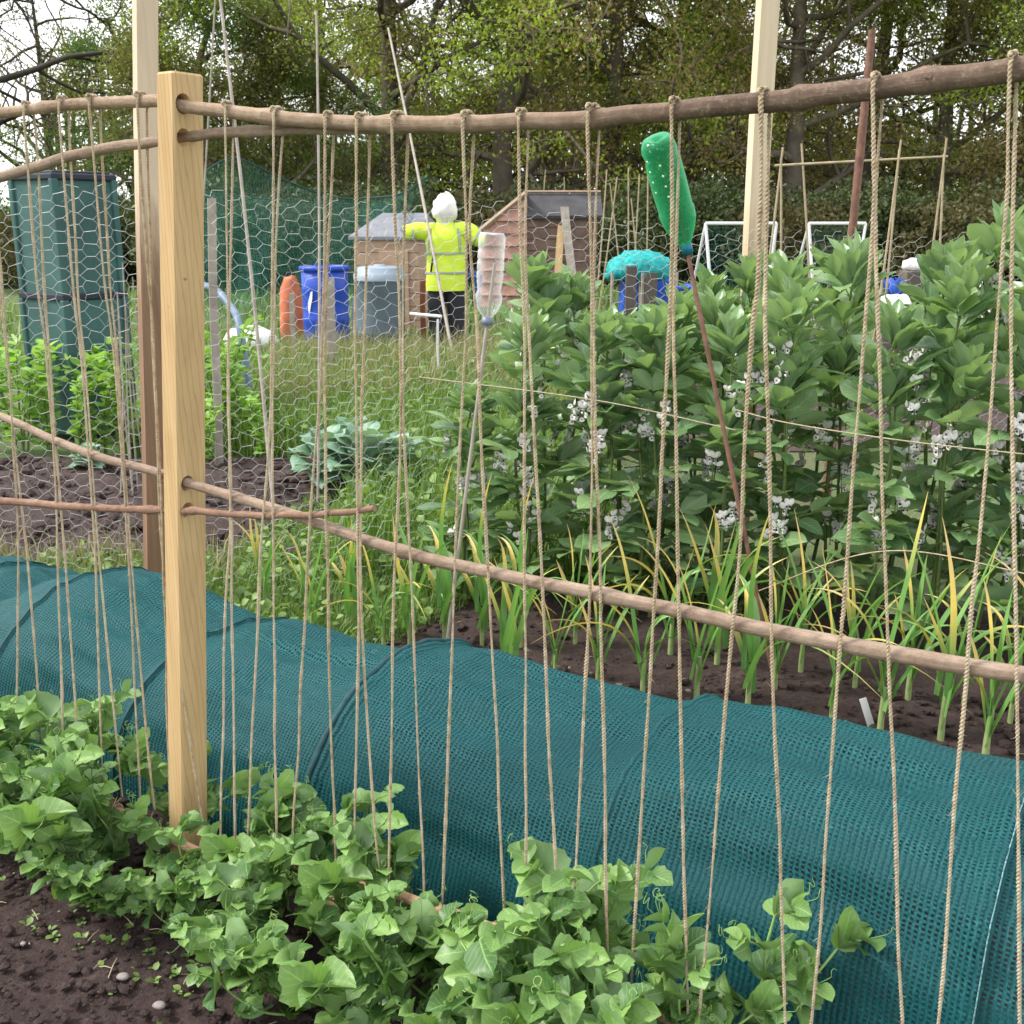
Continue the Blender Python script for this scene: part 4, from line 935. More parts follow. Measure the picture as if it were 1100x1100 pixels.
# ---------------------------------------------------------------- green fruit net
def hanging_net(pix_top, zb, dep, label):
    Tp = smooth_path([at(x, y, d_) for x, y, d_ in pix_top], 40); nv = 14; G = np.zeros((len(Tp), nv, 3)); UV = np.zeros((len(Tp), nv, 2))
    for i, p in enumerate(Tp):
        for j in range(nv):
            f = j / (nv - 1); zq = min(zb(i / (len(Tp) - 1)), p[2] - .05); G[i, j] = (p[0] + .03 * math.sin(j + i * .3), p[1] + .12 * math.sin(i * .7 + j * .4) * f, p[2] * (1 - f) + zq * f); UV[i, j] = (i * .09, f * 1.4)
    mb = MB(); mb.grid(G, 0, UV); mb.tube(Tp, .010, 5, 1); return tag(mb.build('garden_net', [M['fruitnet'], M['net_edge']]), label, 'garden net')
M['net_edge2'] = M['net_edge']
hanging_net([(205, 195, 16.2), (240, 172, 16.4), (262, 172, 16.6), (310, 195, 17.), (360, 212, 17.4), (400, 212, 17.2), (430, 208, 15.6), (459, 190, 13.4)], lambda f: .1 if f < .72 else .1 + (f - .72) / .28 * 2., 7., 'sagging dark green fruit net hung behind the barrels, up to the leaning cane')
hanging_net([(205, 205, 19.), (300, 215, 19.), (380, 220, 19.), (430, 224, 19.)], lambda f: .1, 9., 'second green fruit net hanging behind the first')

# ---------------------------------------------------------------- bottles on sticks
def bottle(name, base, tip, prof, mat, label, sides, cap_mat, lump=0.):
    base, tip = np.asarray(base), np.asarray(tip); Fm = frame(tip - base); L = np.linalg.norm(tip - base)
    Rm = np.stack([Fm[:, 0], Fm[:, 2], Fm[:, 1]], 1)
    root = thing(name, label, 'bottle', base); mb = MB(); mb.lathe([(r, z * L) for r, z in prof], (0, 0, 0), sides, Rm)
    if lump:
        V = mb.V[0]; V += np.array([[mnoise.noise(Vector(v * 13 + q * 9.)) for q in range(3)] for v in V]) * lump * 9
    o = mb.build('bottle_body', mat, root, smooth=sides > 12)
    c = MB(); c.lathe([(.0, -.03 * L), (.019, -.03 * L), (.019, .055 * L), (.0, .055 * L)], (0, 0, 0), 16, Rm); c.build('bottle_cap', cap_mat, root)
    return root, Rm, L
M['cap_blue'] = plain('teal_blue_cap', (.01, .16, .25), .4, .1, 8, 0); M['cap_grey'] = plain('grey_blue_cap', (.2, .22, .32), .4, .1, 8, 0)
GBd = 3.75
gb0, gb1 = at(738, 268, GBd), at(705, 148, GBd - .12)
r_ = .047
root, Rm, L = bottle('green_bottle', gb0, gb1, [(.017, 0), (.018, .05), (.030, .1), (.045, .18), (.056, .28), (.058, .36), (.054, .38), (.056, .5), (.058, .65), (.057, .8), (.052, .84), (.057, .9), (.054, .95), (.042, 1.), (.02, .985), (.0, .95)], M['bottle_green'], 'dented green plastic bottle upside down on a rusty rod', 22, M['cap_blue'], .0005)
sp = MB()
for i in range(8):
    for j in range(2):
        if (i + j) % 2: continue
        a = -2.1 + j * .7; z = (.55 + i * .045) * L; c = np.array([.0585 * math.cos(a), .0585 * math.sin(a), z]); d_ = np.array([math.cos(a), math.sin(a), 0])
        sp.lathe([(0, .001), (.0035, .0008), (.004, 0)], Rm @ c, 8, np.stack([Rm @ np.array([-d_[1], d_[0], 0]), Rm @ np.array([0, 0, 1.]), Rm @ d_], 1))
sp.build('pierced_holes', M['white_spot'], root)
rb = at(786, 505, 3.62); dv = (rb - gb0) / np.linalg.norm(rb - gb0); rod('rusty_rod', gb0 + dv * (gb0[2] / -dv[2]), gb0 - dv * .1, .008, .007, M['rust'], 'thin rusty rod leaning through the beans, carrying the green bottle', 'rod')
CBd = 3.9
cb0, cb1 = at(523.5, 346, CBd), at(529, 250, CBd)
bottle('clear_bottle', cb0, cb1, [(.014, 0), (.015, .05), (.034, .13), (.046, .22), (.048, .28), (.040, .36), (.042, .42), (.045, .46), (.043, .48), (.046, .5), (.046, .56), (.043, .58), (.046, .6), (.046, .68), (.043, .70), (.046, .72), (.046, .8), (.043, .82), (.046, .84), (.046, .95), (.040, 1.0), (.024, .99), (.0, .975)], M['bottle_clear'], 'clear ribbed plastic bottle upside down on a cane', 24, M['cap_grey'])
rb = at(513, 430, CBd - .02); dv = (rb - cb0) / np.linalg.norm(rb - cb0); rod('bamboo_cane', cb0 + dv * (cb0[2] / -dv[2]), cb0 - dv * .2, .007, .0055, M['cane_grey'], 'cane holding up the clear bottle left of the beans', 'cane')

# ---------------------------------------------------------------- far things: bin, barrels, hut, scarecrow, shed
def thing_at(name, px, py_base_Y, label, cat, rz=0.): 
    c = at(px, 400, py_base_Y); return thing(name, label, cat, (c[0], py_base_Y, 0), rz)
def wpx(n, Y): return n * Y * 1.02 / F
def zpx(x, y, Y): return at(x, y, Y)[2]
M['bin_teal'] = plain('green_bin_plastic', (.036, .10, .095), .65, .3, 3)
M['bin_dark'] = plain('dark_bin_lid', (.012, .018, .035), .5, .2, 5)
BY = 8.2; bn = thing_at('compost_bin', 87, BY, 'tall square two tier green plastic compost bin with dark lid', 'compost bin', -.60)
zt = zpx(87, 195, BY); zs = zpx(87, 318, BY); sz = .48
mb = MB(); mb.box((0, 0, zs / 2), (sz * 1.04, sz * 1.04, zs)); 
for sx in (-1, 1):
    for sy in (-1, 1): mb.box((sx * sz * .505, sy * sz * .505, zs / 2), (.05, .05, zs * .99))
mb.build('lower_tier', M['bin_teal'], bn, smooth=False, bevel=.012)
mb = MB(); mb.box((0, 0, zs + .02 + (zt - zs) / 2), (sz, sz, zt - zs)); 
for sx in (-1, 1):
    for sy in (-1, 1): mb.box((sx * sz * .49, sy * sz * .49, zs + .02 + (zt - zs) / 2), (.05, .05, (zt - zs) * .99))
mb.build('upper_tier', M['bin_teal'], bn, smooth=False, bevel=.012)
mb = MB(); mb.box((0, 0, zs + .01), (sz * 1.10, sz * 1.10, .05)); mb.build('joint_band', M['bin_dark'], bn, smooth=False, bevel=.01)
mb = MB(); mb.box((0, 0, zt + .025), (sz * 1.08, sz * 1.08, .045)); mb.box((0, 0, zt + .055), (sz * .95, sz * .95, .02)); mb.build('lid', M['bin_dark'], bn, smooth=False, bevel=.015)

M['blue'] = plain('blue_barrel_plastic', (.012, .06, .42), .4, .15, 5)
Y = 14.; b = thing_at('blue_barrel', 353, Y, 'blue plastic barrel with a pale torn patch on its side', 'barrel'); R_ = wpx(25, Y); zt = zpx(353, 286, Y)
mb = MB(); mb.lathe([(R_ * .92, 0), (R_ * .97, .03), (R_ * .95, zt * .3), (R_ * .98, zt * .33), (R_ * .95, zt * .36), (R_ * .95, zt * .68), (R_ * .98, zt * .71), (R_ * .95, zt * .74), (R_ * .97, zt * .95), (R_ * .9, zt * .955), (R_ * .88, zt * .6), (0, zt * .58)], sides=28); mb.build('barrel_body', M['blue'], b)
mb = MB(); mb.lathe([(R_ * .95, zt * .94), (R_ * 1.04, zt * .95), (R_ * 1.04, zt), (R_ * .93, zt * 1.01), (R_ * .93, zt * .95)], sides=28); mb.build('rim', M['blue'], b)
mb = MB(); pl = [(-2.16, .40), (-2.06, .52), (-1.98, .60), (-1.95, .70), (-2.04, .69), (-2.12, .62), (-2.2, .56), (-2.22, .48)]
q = [(R_ * 1.0 * math.cos(a_), R_ * 1.0 * math.sin(a_), z * zt) for a_, z in pl]; mb.add(q, [tuple(range(len(q)))]); mb.build('torn_label', M['white_label'], b)
M['orange'] = plain('orange_plastic', (.50, .15, .07), .65, .3, 6)
Y = 14.6; b = thing_at('orange_tub', 316.5, Y, 'faded orange upright container beside the blue barrel', 'container'); R_ = wpx(11.5, Y); zt = zpx(316, 297, Y)
mb = MB(); mb.lathe([(R_ * .95, 0), (R_ * 1.02, .04), (R_ * 1.0, zt * .55), (R_ * .88, zt * .82), (R_ * .62, zt * .95), (R_ * .5, zt), (R_ * .42, zt), (R_ * .4, zt * .9), (0, zt * .88)], sides=16, sy=.8); V = mb.V[0]; V += rng.normal(0, .008, V.shape); mb.build('tub_body', M['orange'], b)
mb = MB(); mb.tube([(-R_ * .45, 0, zt * .96), (-R_ * .2, 0, zt * 1.06), (R_ * .2, 0, zt * 1.06), (R_ * .45, 0, zt * .96)], .014, 6); mb.build('handle', M['bin_dark'], b)
M['sack'] = plain('white_sack', (.72, .72, .72), .6, .1, 4)
for px, Y, w_, h_, lab in ((272, 13.5, .34, .26, 'bulging white sack lying left of the orange container'), (385.5, 14.2, .07, .65, 'narrow white bag standing between blue barrel and grey butt')):
    b = thing_at('white_sack', px, Y, lab, 'sack'); mb = MB(); mb.lathe([(0, 0), (w_ * .9, .02), (w_, h_ * .35), (w_ * .8, h_ * .75), (w_ * .35, h_ * .93), (w_ * .25, h_), (0, h_ * 1.02)], sides=18, sy=.7); V = mb.V[0]; V += rng.normal(0, w_ * .03, V.shape); mb.build('sack_body', M['sack'], b)
    mb = MB(); mb.tube([(-w_ * .3, 0, h_ * .94), (0, -w_ * .22, h_ * .95), (w_ * .3, 0, h_ * .94)], .012, 6); mb.build('tie', M['jute'], b)
M['butt'] = plain('grey_butt_plastic', (.085, .12, .145), .5, .15, 4); M['butt_lid'] = plain('pale_grey_lid', (.25, .31, .38), .5, .1, 5)
Y = 12.6; b = thing_at('water_butt', 411, Y, 'dark grey round water butt with paler stepped lid', 'water butt'); R_ = wpx(26, Y); zt = zpx(411, 298, Y)
mb = MB(); mb.lathe([(R_ * .9, -.05), (R_ * .95, zt * .3), (R_ * .97, zt * .32), (R_ * .95, zt * .34), (R_, zt * .98), (R_ * 1.02, zt)], sides=28); mb.build('butt_body', M['butt'], b)
mb = MB(); mb.lathe([(R_ * 1.04, zt - .03), (R_ * 1.04, zt + .04), (R_ * .93, zt + .05), (R_ * .9, zt + .10), (R_ * .78, zt + .12), (R_ * .25, zt + .12), (R_ * .22, zt + .14), (0, zt + .14)], sides=28); mb.build('lid', M['butt_lid'], b)
mb = MB(); mb.tube([(0, -R_, zt * .2), (0, -R_ - .06, zt * .2), (0, -R_ - .08, zt * .14)], .015, 8); mb.build('tap', M['bin_dark'], b)

M['hut_wall'] = woodmat('pinkish_boards', (.33, .22, .15), (.45, .32, .23), (.2, .12, .08), stretch=(2, 2, 12)); M['roof_grey'] = plain('grey_felt', (.19, .20, .23), .9, .15, 12)
M['shed_pink'] = plain('faded_pink_board', (.42, .24, .19), .85, .35, 4); M['shed_brown'] = plain('brown_board', (.17, .11, .09), .85, .3, 6); M['felt_dark'] = plain('dark_roof_felt', (.05, .05, .055), .9, .3, 5)
M['trim'] = plain('roof_edge_board', (.30, .22, .16), .8, .2, 6)
# little hut
Y = 16.; hb = thing_at('garden_hut', 432, Y, 'small pale wooden tool hut with grey roof behind the butt', 'hut', -.25); W2 = wpx(34, Y); zt = zpx(432, 256, Y); zr = zpx(432, 240, Y)
mb = MB(); mb.box((0, 0, zt / 2), (W2 * 2, 1.0, zt));
for i in range(7): mb.box((0, -.51, zt * (i + .5) / 7), (W2 * 2.01, .02, zt / 7 - .012))
mb.build('wall', M['hut_wall'], hb, smooth=False)
mb = MB(); e = .06; V = [(-W2 - e, -.56, zt - .01), (W2 + e, -.56, zt - .01), (W2 + e, .56, zt - .01), (-W2 - e, .56, zt - .01), (-W2 * .5, 0, zr + .14), (W2 * .9, 0, zr + .14), (-W2 - e, -.56, zt + .03), (W2 + e, -.56, zt + .03), (W2 + e, .56, zt + .03), (-W2 - e, .56, zt + .03)]
mb.add(V, [(0, 3, 2, 1), (0, 1, 7, 6), (1, 2, 8, 7), (2, 3, 9, 8), (3, 0, 6, 9)]); mb.add(V, [(6, 7, 5, 4), (8, 9, 4, 5)]); mb.add(V, [(7, 8, 5), (9, 6, 4)]); mb.build('roof', M['roof_grey'], hb, smooth=False)
mb = MB(); mb.box((W2 * .25, -.535, zt * .45), (W2 * .9, .03, zt * .85)); mb.build('door', M['hut_wall'], hb, smooth=False, bevel=.008)

# weatherboard shed: gable end to the left, dark roof slope and front to the right
Y = 20.; c = at(566, 300, Y); shd = thing('weatherboard_shed', 'weatherboard shed with faded pink end and dark felt roof', 'shed', (c[0], Y, 0))
zr, ze = zpx(562, 210, Y), zpx(566, 232, Y); zl = zpx(517, 248, Y + .3); XL = -wpx(49, Y); XR = wpx(72, Y)
yb = 1.4
mb = MB()    # end wall, boards across
nb = 9
for i in range(nb):
    z0 = zr * i / nb; z1 = zr * (i + 1) / nb + .02
    def xl(z): return XL if z < zl else XL + (0 - XL) * (z - zl) / (zr - zl)
    a0_, a1_ = xl(z0), xl(min(z1, zr)); bw = min(0, -.02)
    V = [(a0_, .10 * (a0_ / XL) - .075, z0), (0, -.075, z0), (0, -.012, min(z1, zr)), (a1_, .10 * (a1_ / XL) - .012, min(z1, zr)), (a0_, .3, z0), (0, .3, z0), (0, .3, min(z1, zr)), (a1_, .3, min(z1, zr))]
    mb.add(V, [(0, 1, 2, 3), (4, 7, 6, 5), (0, 4, 5, 1), (3, 2, 6, 7), (0, 3, 7, 4), (1, 5, 6, 2)])
mb.build('end_wall', M['shed_pink'], shd, smooth=False)
mb = MB(); mb.box((XR / 2, .25, ze / 2), (XR, .5, ze))
for i in range(8): mb.box((XR / 2, -.012, ze * (i + .5) / 8), (XR - .01, .02, ze / 8 - .02))
mb.box((XR / 2 + .01, 1.0, zl * .45), (XR, 1.0, zl * .9)); mb.build('front_wall', M['shed_brown'], shd, smooth=False)
mb = MB(); V = [(-.03, -.12, ze), (XR + .08, -.12, ze + .01), (XR + .08, .55, zr + .05), (-.03, .55, zr + .05)]; V2 = [(a, b_, z - .05) for a, b_, z in V]
mb.add(V + V2, [(0, 1, 2, 3), (7, 6, 5, 4), (0, 4, 5, 1), (1, 5, 6, 2), (2, 6, 7, 3), (3, 7, 4, 0)])
mb.build('roof', M['felt_dark'], shd, smooth=False)
mb = MB(); mb.tube([(XL - .06, .02, zl - .05), (-.02, -.06, zr + .04)], .045, 4); mb.build('barge_board', M['trim'], shd, smooth=False)
mb = MB(); mb.tube([(-.02, .5, zr + .075), (XR + .08, .5, zr + .075)], .022, 4); mb.build('ridge_trim', M['trim'], shd, smooth=False)
mb = MB(); V = [(XL - .06, .04, zl - .03), (0, -.06, zr + .03), (0, 1.3, zr + .03), (XL - .06, 1.3, zl - .03)]; mb.add(V, [(0, 1, 2, 3)]); mb.build('rear_roof', M['felt_dark'], shd, smooth=False, solid=.04)
Y2 = 19.6
tall_post('leaning_plank', (at(618, 330, Y2)[0], Y2 - .35, 0), at(606, 222, Y2), .14, .05, 0., M['cane_grey'], 'long grey plank leaning against the dark shed front')
tall_post('leaning_plank', (at(596, 330, Y2)[0], Y2 - .3, 0), at(603, 242, Y2), .12, .05, 0., M['post'], 'short yellow plank leaning beside the grey one on the shed')

# scarecrow
M['hivis'] = plain('hi_vis_yellow_cloth', (.62, .80, .06), .7, .12, 5); M['bag_white'] = plain('white_bag', (.82, .80, .76), .6, .05, 5); M['band'] = plain('grey_reflective_band', (.30, .36, .30), .4, .1, 5, 0); M['dark_cloth'] = plain('dark_trouser_cloth', (.02, .022, .028), .8, .2, 6)
M['blue_cloth'] = plain('blue_cloth', (.03, .08, .25), .8)
Y = 12.8; c = at(479, 300, Y); scw = thing('scarecrow', 'scarecrow in hi-vis yellow jacket with white bag head, arms outstretched', 'scarecrow', (c[0], Y, 0))
zz = lambda y: zpx(479, y, Y); hw = wpx(21, Y)
mb = MB(); mb.tube([(0, .05, 0), (0, .05, zz(245))], .025, 8); mb.tube([(-wpx(40, Y), .05, zz(250)), (wpx(40, Y), .05, zz(252))], .02, 8); mb.build('support_pole', M['cane'], scw)
mb = MB(); prof = [(hw * .98, zz(312)), (hw * 1.02, zz(305)), (hw * .98, zz(294)), (hw * .95, zz(280)), (hw * .97, zz(268)), (hw * 1.05, zz(258)), (hw * .95, zz(247)), (hw * .55, zz(241)), (hw * .36, zz(238))]
mb.lathe(prof, sides=36, sy=.6); V = mb.V[0]; V[:, :2] *= (1 + .10 * np.array([mnoise.noise(Vector((v[0] * 7, v[1] * 7, v[2] * 4))) for v in V]))[:, None]
for sg, xe, ye in ((-1, -42, 250), (1, 40, 258)):
    P = smooth_path([(sg * hw * .5, 0, zz(249)), (sg * hw * 1.15, 0, zz(248.5)), (sg * wpx(31, Y), -.02, zz(ye - 2)), (wpx(xe, Y), -.03, zz(ye))], 14); mb.tube(P, np.interp(np.linspace(0, 1, len(P)), [0, .4, 1], [.10, .095, .075]), 14, jit=.12)
mb.build('jacket', M['hivis'], scw)
for y0 in (272, 293):
    mb = MB(); mb.lathe([(hw * 1.015, zz(y0 + 1.3)), (hw * 1.03, zz(y0)), (hw * 1.015, zz(y0 - 1.3))], sides=24, sy=.6); mb.build('reflective_band', M['band'], scw)
for sx in (-.8, .75):
    mb = MB(); mb.tube([(sx * hw, -hw * .48, zz(270)), (sx * hw, -hw * .52, zz(258)), (sx * hw * .85, -hw * .4, zz(246)), (sx * hw * .8, 0, zz(243))], .014, 6); mb.build('brace_strip', M['band'], scw)
for sg in (-1, 1):
    mb = MB(); mb.tube([(sg * wpx(31.5, Y), -.02, zz(250 if sg < 0 else 255)), (sg * wpx(33.5, Y), -.022, zz(250.4 if sg < 0 else 256))], .095, 14); mb.build('sleeve_band', M['band'], scw)
mb = MB(); mb.box((-hw * .62, -hw * .6, zz(282)), (.02, .03, wpx(18, Y)), rotm((0, 1, 0), .15)); mb.build('zip_pocket', M['dark_cloth'], scw)
hr = wpx(13, Y); hz0 = zz(225)
mb = MB(); a = np.linspace(-1.35, PI / 2, 12); mb.lathe([(hr * math.cos(q) * 1., hz0 + hr * 1.2 * math.sin(q)) for q in a], sides=20, sy=.95); V = mb.V[0]; V += rng.normal(0, .010, V.shape)
mb.lathe([(hr * .55, zz(238)), (hr * .75, zz(242)), (hr * 1.0, zz(247)), (hr * .5, zz(250))], sides=16, sy=.8); mb.build('head', M['bag_white'], scw)
mb = MB()
for sg in (-1, 1): mb.tube([(sg * hw * .4, .02, zz(308)), (sg * hw * .5, 0, zz(335)), (sg * hw * .5, 0, max(.02, zz(400)))], [hw * .5, hw * .42, hw * .3], 12)
mb.build('trousers', M['dark_cloth'], scw)
mb = MB(); mb.tube([(hw * 1.1, .1, zz(296)), (hw * 1.5, .1, zz(297)), (hw * 1.4, .1, zz(330))], [.09, .07, .03], 10); mb.build('blue_rag', M['blue_cloth'], scw)
M['red_stake'] = plain('red_brown_board', (.30, .10, .06), .8)
tall_post('red_stake', (at(454, 330, 13.1)[0], 13.1, -.05), at(454, 300, 13.1), .06, .03, 0, M['red_stake'], 'red brown board edge standing left of the scarecrow')
rod('white_rail', at(441, 337, 11.8), at(474, 340, 11.6), .016, .016, M['white_label'], 'white rail lying below the scarecrow', 'rail')
M['pipe_blue'] = plain('blue_grey_pipe', (.13, .19, .28), .5)
mb = MB(); mb.tube(smooth_path([at(214, 305, 9.5), at(232, 312, 9.2), at(248, 330, 9.), at(258, 355, 8.7), (at(268, 385, 8.5)[0], 8.5, 0)], 30), .03, 8); tag(mb.build('bent_pipe', M['pipe_blue']), 'bent blue grey pipe arching behind the slanting cane', 'pipe')

# turquoise heap over hoops, blue crates below
M['dark_board'] = plain('dark_grey_board', (.10, .085, .07), .85, .3, 6)
M['turq'] = plain('turquoise_net', (.008, .30, .30), .7, .55, 22, .8); M['bright_blue'] = plain('bright_blue_plastic', (.01, .07, .40), .5, .3, 6)
Y = 13.5; c = at(688, 300, Y); b = thing('net_cloche', 'domed turquoise net bundled over blue plastic beyond the beans', 'cloche', (c[0], Y, 0)); hw = wpx(34, Y); zt = zpx(688, 271, Y); zm = zpx(688, 296, Y)
mb = MB(); n = 26; G = np.zeros((n, 14, 3))
for i in range(n):
    for j in range(14):
        th = PI * i / (n - 1); ph = -PI / 2 + PI * j / 13
        rr = 1 + .16 * mnoise.noise(Vector((i * .5, j * .6, 2.))) + .05 * random.random()
        G[i, j] = (-math.cos(th) * hw * rr, math.sin(ph) * hw * .7 * math.sin(th) ** .5, zm - .04 + (zt - zm + .04) * math.sin(th) ** .75 * math.cos(ph) ** .5 * rr)
mb.grid(G); mb.build('net_dome', M['turq'], b, solid=.01)
mb = MB(); mb.box((-hw * .35, 0, zm * .5 + .02), (hw * .5, .5, zm * .95)); mb.box((hw * .55, 0, zm * .5), (hw * .75, .5, zm * 1.0)); V = mb.build('blue_wrap', M['bright_blue'], b, smooth=False, bevel=.05)
mb = MB(); 
for sx in (-.95, -.05, .95): mb.tube([(sx * hw, -.42, 0), (sx * hw, -.40, zm + .05)], .02, 6)
mb.build('stake', M['cane_grey'], b)
mb = MB(); p = at(745, 303, 12.); mb.lathe([(0, 0), (.08, .0), (.10, .05), (.07, .08), (0, .085)], sides=14, sx=1.8); o = mb.build('blue_bundle', M['bright_blue']); o.location = Vector((p[0], 12., max(0, p[2] - .1))); tag(o, 'light blue bundle right of the turquoise net, behind the bottle', 'bundle')
for x0, x1, lab in ((673, 684, 'grey upright board in front of the turquoise net, left one'), (694, 706, 'grey upright board in front of the turquoise net, right one')):
    Y = 12.9; c = at((x0 + x1) / 2, 286 if x0 < 690 else 293, Y); tall_post('upright_board', (c[0], Y, 0), c, wpx(x1 - x0, Y), .04, .1, M['dark_board'], lab)
# white tube frames
M['white_tube'] = plain('white_tube', (.78, .78, .8), .4, .05, 8, 0)
def goal(x0, x1, yt, yb, Y, label, xb):
    A_, B_ = at(x0, yt, Y), at(x1, yt, Y); r = .019; g_ = thing('white_tube_frame', label, 'frame', (A_[0], Y, 0)); L = np.array([A_[0], Y, 0])
    mb = MB(); mb.tube([A_ - L, B_ - L], r, 8); mb.build('top_bar', M['white_tube'], g_)
    for p, sg in ((A_, 1), (B_, -1)):
        q = p - L; mb = MB(); mb.tube([q, q + np.array([sg * .16, -.12, -q[2]])], r, 8); mb.build('leg', M['white_tube'], g_)
        mb = MB(); mb.tube([q, q + np.array([-sg * .12, .75, -q[2]])], r * .8, 8); mb.build('back_leg', M['white_tube'], g_)
    n = 10; G = np.zeros((n, 8, 3)); UV = np.zeros((n, 8, 2))
    for i in range(n):
        for j in range(8): f = i / (n - 1); h = j / 7; G[i, j] = (A_ - L) * (1 - f) + (B_ - L) * f + np.array([0, .7 * h, -A_[2] * h]); UV[i, j] = (f * 1.2 * .6, h * .6)
    mb = MB(); mb.grid(G, 0, UV); mb.build('net', M['fruitnet'], g_)
goal(758, 834, 240, 290, 13.5, 'white tube goal frame with net left of the tall pale post', 748)
goal(869, 930, 240, 290, 14.5, 'white tube goal frame mostly hidden behind the beans', 860)
# pale things glimpsed through the right beans
for px, py, Y, sz, mt, lab in ((1000, 278, 10, (.5, .25, .10), M['sack'], 'pale flat tray glimpsed between the tall right bean plants'), (965, 318, 9, (.3, .25, .14), M['sack'], 'crumpled white bag on the soil beyond the right beans'), (962, 300, 9.6, (.16, .14, .12), M['bright_blue'], 'small blue tub beyond the right beans')):
    c = at(px, py, Y); mb = MB(); s = np.array(sz); a = np.linspace(0, PI / 2, 6)
    mb.lathe([(0, 0), (.9, 0), (1., .25), (.95, .8), (.6, 1.), (0, .95)], sides=14, sx=sz[0] / 2, sy=sz[1] / 2); V = mb.V[0]; V[:, 2] *= sz[2]; V += rng.normal(0, .012, V.shape)
    o = mb.build('garden_tray' if mt is not M['bright_blue'] else 'blue_tub', mt); o.location = Vector((c[0], Y, 0 if c[2] < .15 else c[2] - sz[2])); tag(o, lab, 'tub' if mt is M['bright_blue'] else 'tray')
    if c[2] > .3:
        mb = MB(); mb.box((0, 0, (c[2] - sz[2]) / 2), (sz[0] * .94, sz[1] * .94, c[2] - sz[2])); mb.build('crate', M['dark_board'], o, smooth=False, bevel=.01).location = Vector((0, 0, -(c[2] - sz[2])))

# ---------------------------------------------------------------- left garden plants
def leafy(name, cat, seed, h, mat, n, spread, ll, tpls, label, group):
    random.seed(seed); root = thing(name, label, cat, group=group); st_m, lf = MB(), MB()
    for q in range(n):
        a = rnd(0, 6.3); b = horiz(rnd(0, 6.3)) * rnd(0, .05); P = smooth_path([b, b + UPV * h * .5 + horiz(a) * spread * .3, b + UPV * h * rnd(.75, 1.) + horiz(a) * spread * rnd(.5, 1.1)], 10); st_m.tube(P, np.linspace(.007, .003, len(P)), 5)
        for k in range(1, len(P)):
            for m in range(4):
                aa = rnd(0, 6.3); put_leaf(lf, random.choice(tpls), P[k], horiz(aa) + UPV * rnd(.0, .9), UPV + rng.normal(0, .3, 3), ll * rnd(.6, 1.2), rnd(.9, 1.3), 0, rnd(-.5, .5))
    st_m.build('stem', M['bean_stem'], root); lf.build('leaves', mat, root); return root
LF = [leafy('leafy_crop', 'crop plant', 200 + i, .8, M['lime'], 5, .22, .10, BL, 'x', 'bright green crop plants beyond the bare plot') for i in range(3)]
spots = [(-10, 480, .95), (25, 488, 1.05), (55, 486, .7), (85, 490, .75), (112, 488, .8), (142, 487, .95), (8, 462, 1.2), (236, 478, .95), (262, 478, .8), (285, 492, .6), (222, 500, .55), (40, 470, .85), (130, 470, .9), (246, 455, 1.0)]
LL = ['at the left edge', 'second from the left edge', 'lower one in front of the green bin\'s dark side', 'low one in front of the bin corner', 'in front of the bin\'s pale side', 'against the left of the tall stained post', 'tallest at the left edge', 'just right of the square post', 'left of the thick slanting cane', 'small one right of the slanting cane', 'small one low beside the square post', 'behind the second twine loop', 'behind the twiggy sticks', 'behind the others right of the square post']
random.seed(2)
for i, (x, y, s) in enumerate(spots):
    p = gz(x, y); lab = 'bright lime green crop plant ' + LL[i]; rz = rnd(0, 6.3)
    if i < 3: LF[i].location = Vector(p); LF[i].scale = (s,) * 3; LF[i].rotation_euler = (0, 0, rz); LF[i]['label'] = lab
    else: dup(LF[i % 3], p, rz, (s,) * 3, lab)
CT = [leaf_tpl(([0, .15, .3, .55, .8, .95, 1], [.03, .05, .2, .36, .38, .22, .02]), 9, 7, .3, .35, .07, .12)]
BR = []
for i in range(2):
    random.seed(300 + i); root = thing('brassica_plant', 'x', 'brassica', group='blue green brassicas beyond the wire'); lf, st_m = MB(), MB(); st_m.tube([(0, 0, -.02), (0, 0, .2)], [.014, .012], 8)
    for k in range(26):
        a = k * 2.4; e = k / 26; put_leaf(lf, CT[0], UPV * (.06 + .16 * e), horiz(a) * (1 - .6 * e) + UPV * (.25 + 1.2 * e), UPV + horiz(a + PI) * e, rnd(.20, .30) * (1 - .4 * e), rnd(.9, 1.1), 0, rnd(-.2, .2))
    st_m.build('stem', M['bean_stem'], root); lf.build('leaves', M['brassica'], root); BR.append(root)
for i, (x, y, s, lab) in enumerate([(352, 525, 1.05, 'leftmost of the blue green brassicas, beside the grey cane'), (392, 530, 1.15, 'blue green brassica, middle and largest of three'), (425, 522, .9, 'rightmost blue green brassica, nearest the beans'), (378, 500, .9, 'blue green brassica behind the middle one'), (95, 506, .5, 'small dark brassica at the edge of the bare plot')]):
    p = gz(x, y)
    if i < 2: BR[i].location = Vector(p); BR[i].scale = (s,) * 3; BR[i]['label'] = lab
    else: dup(BR[i % 2], p, rnd(0, 6), (s,) * 3, lab)

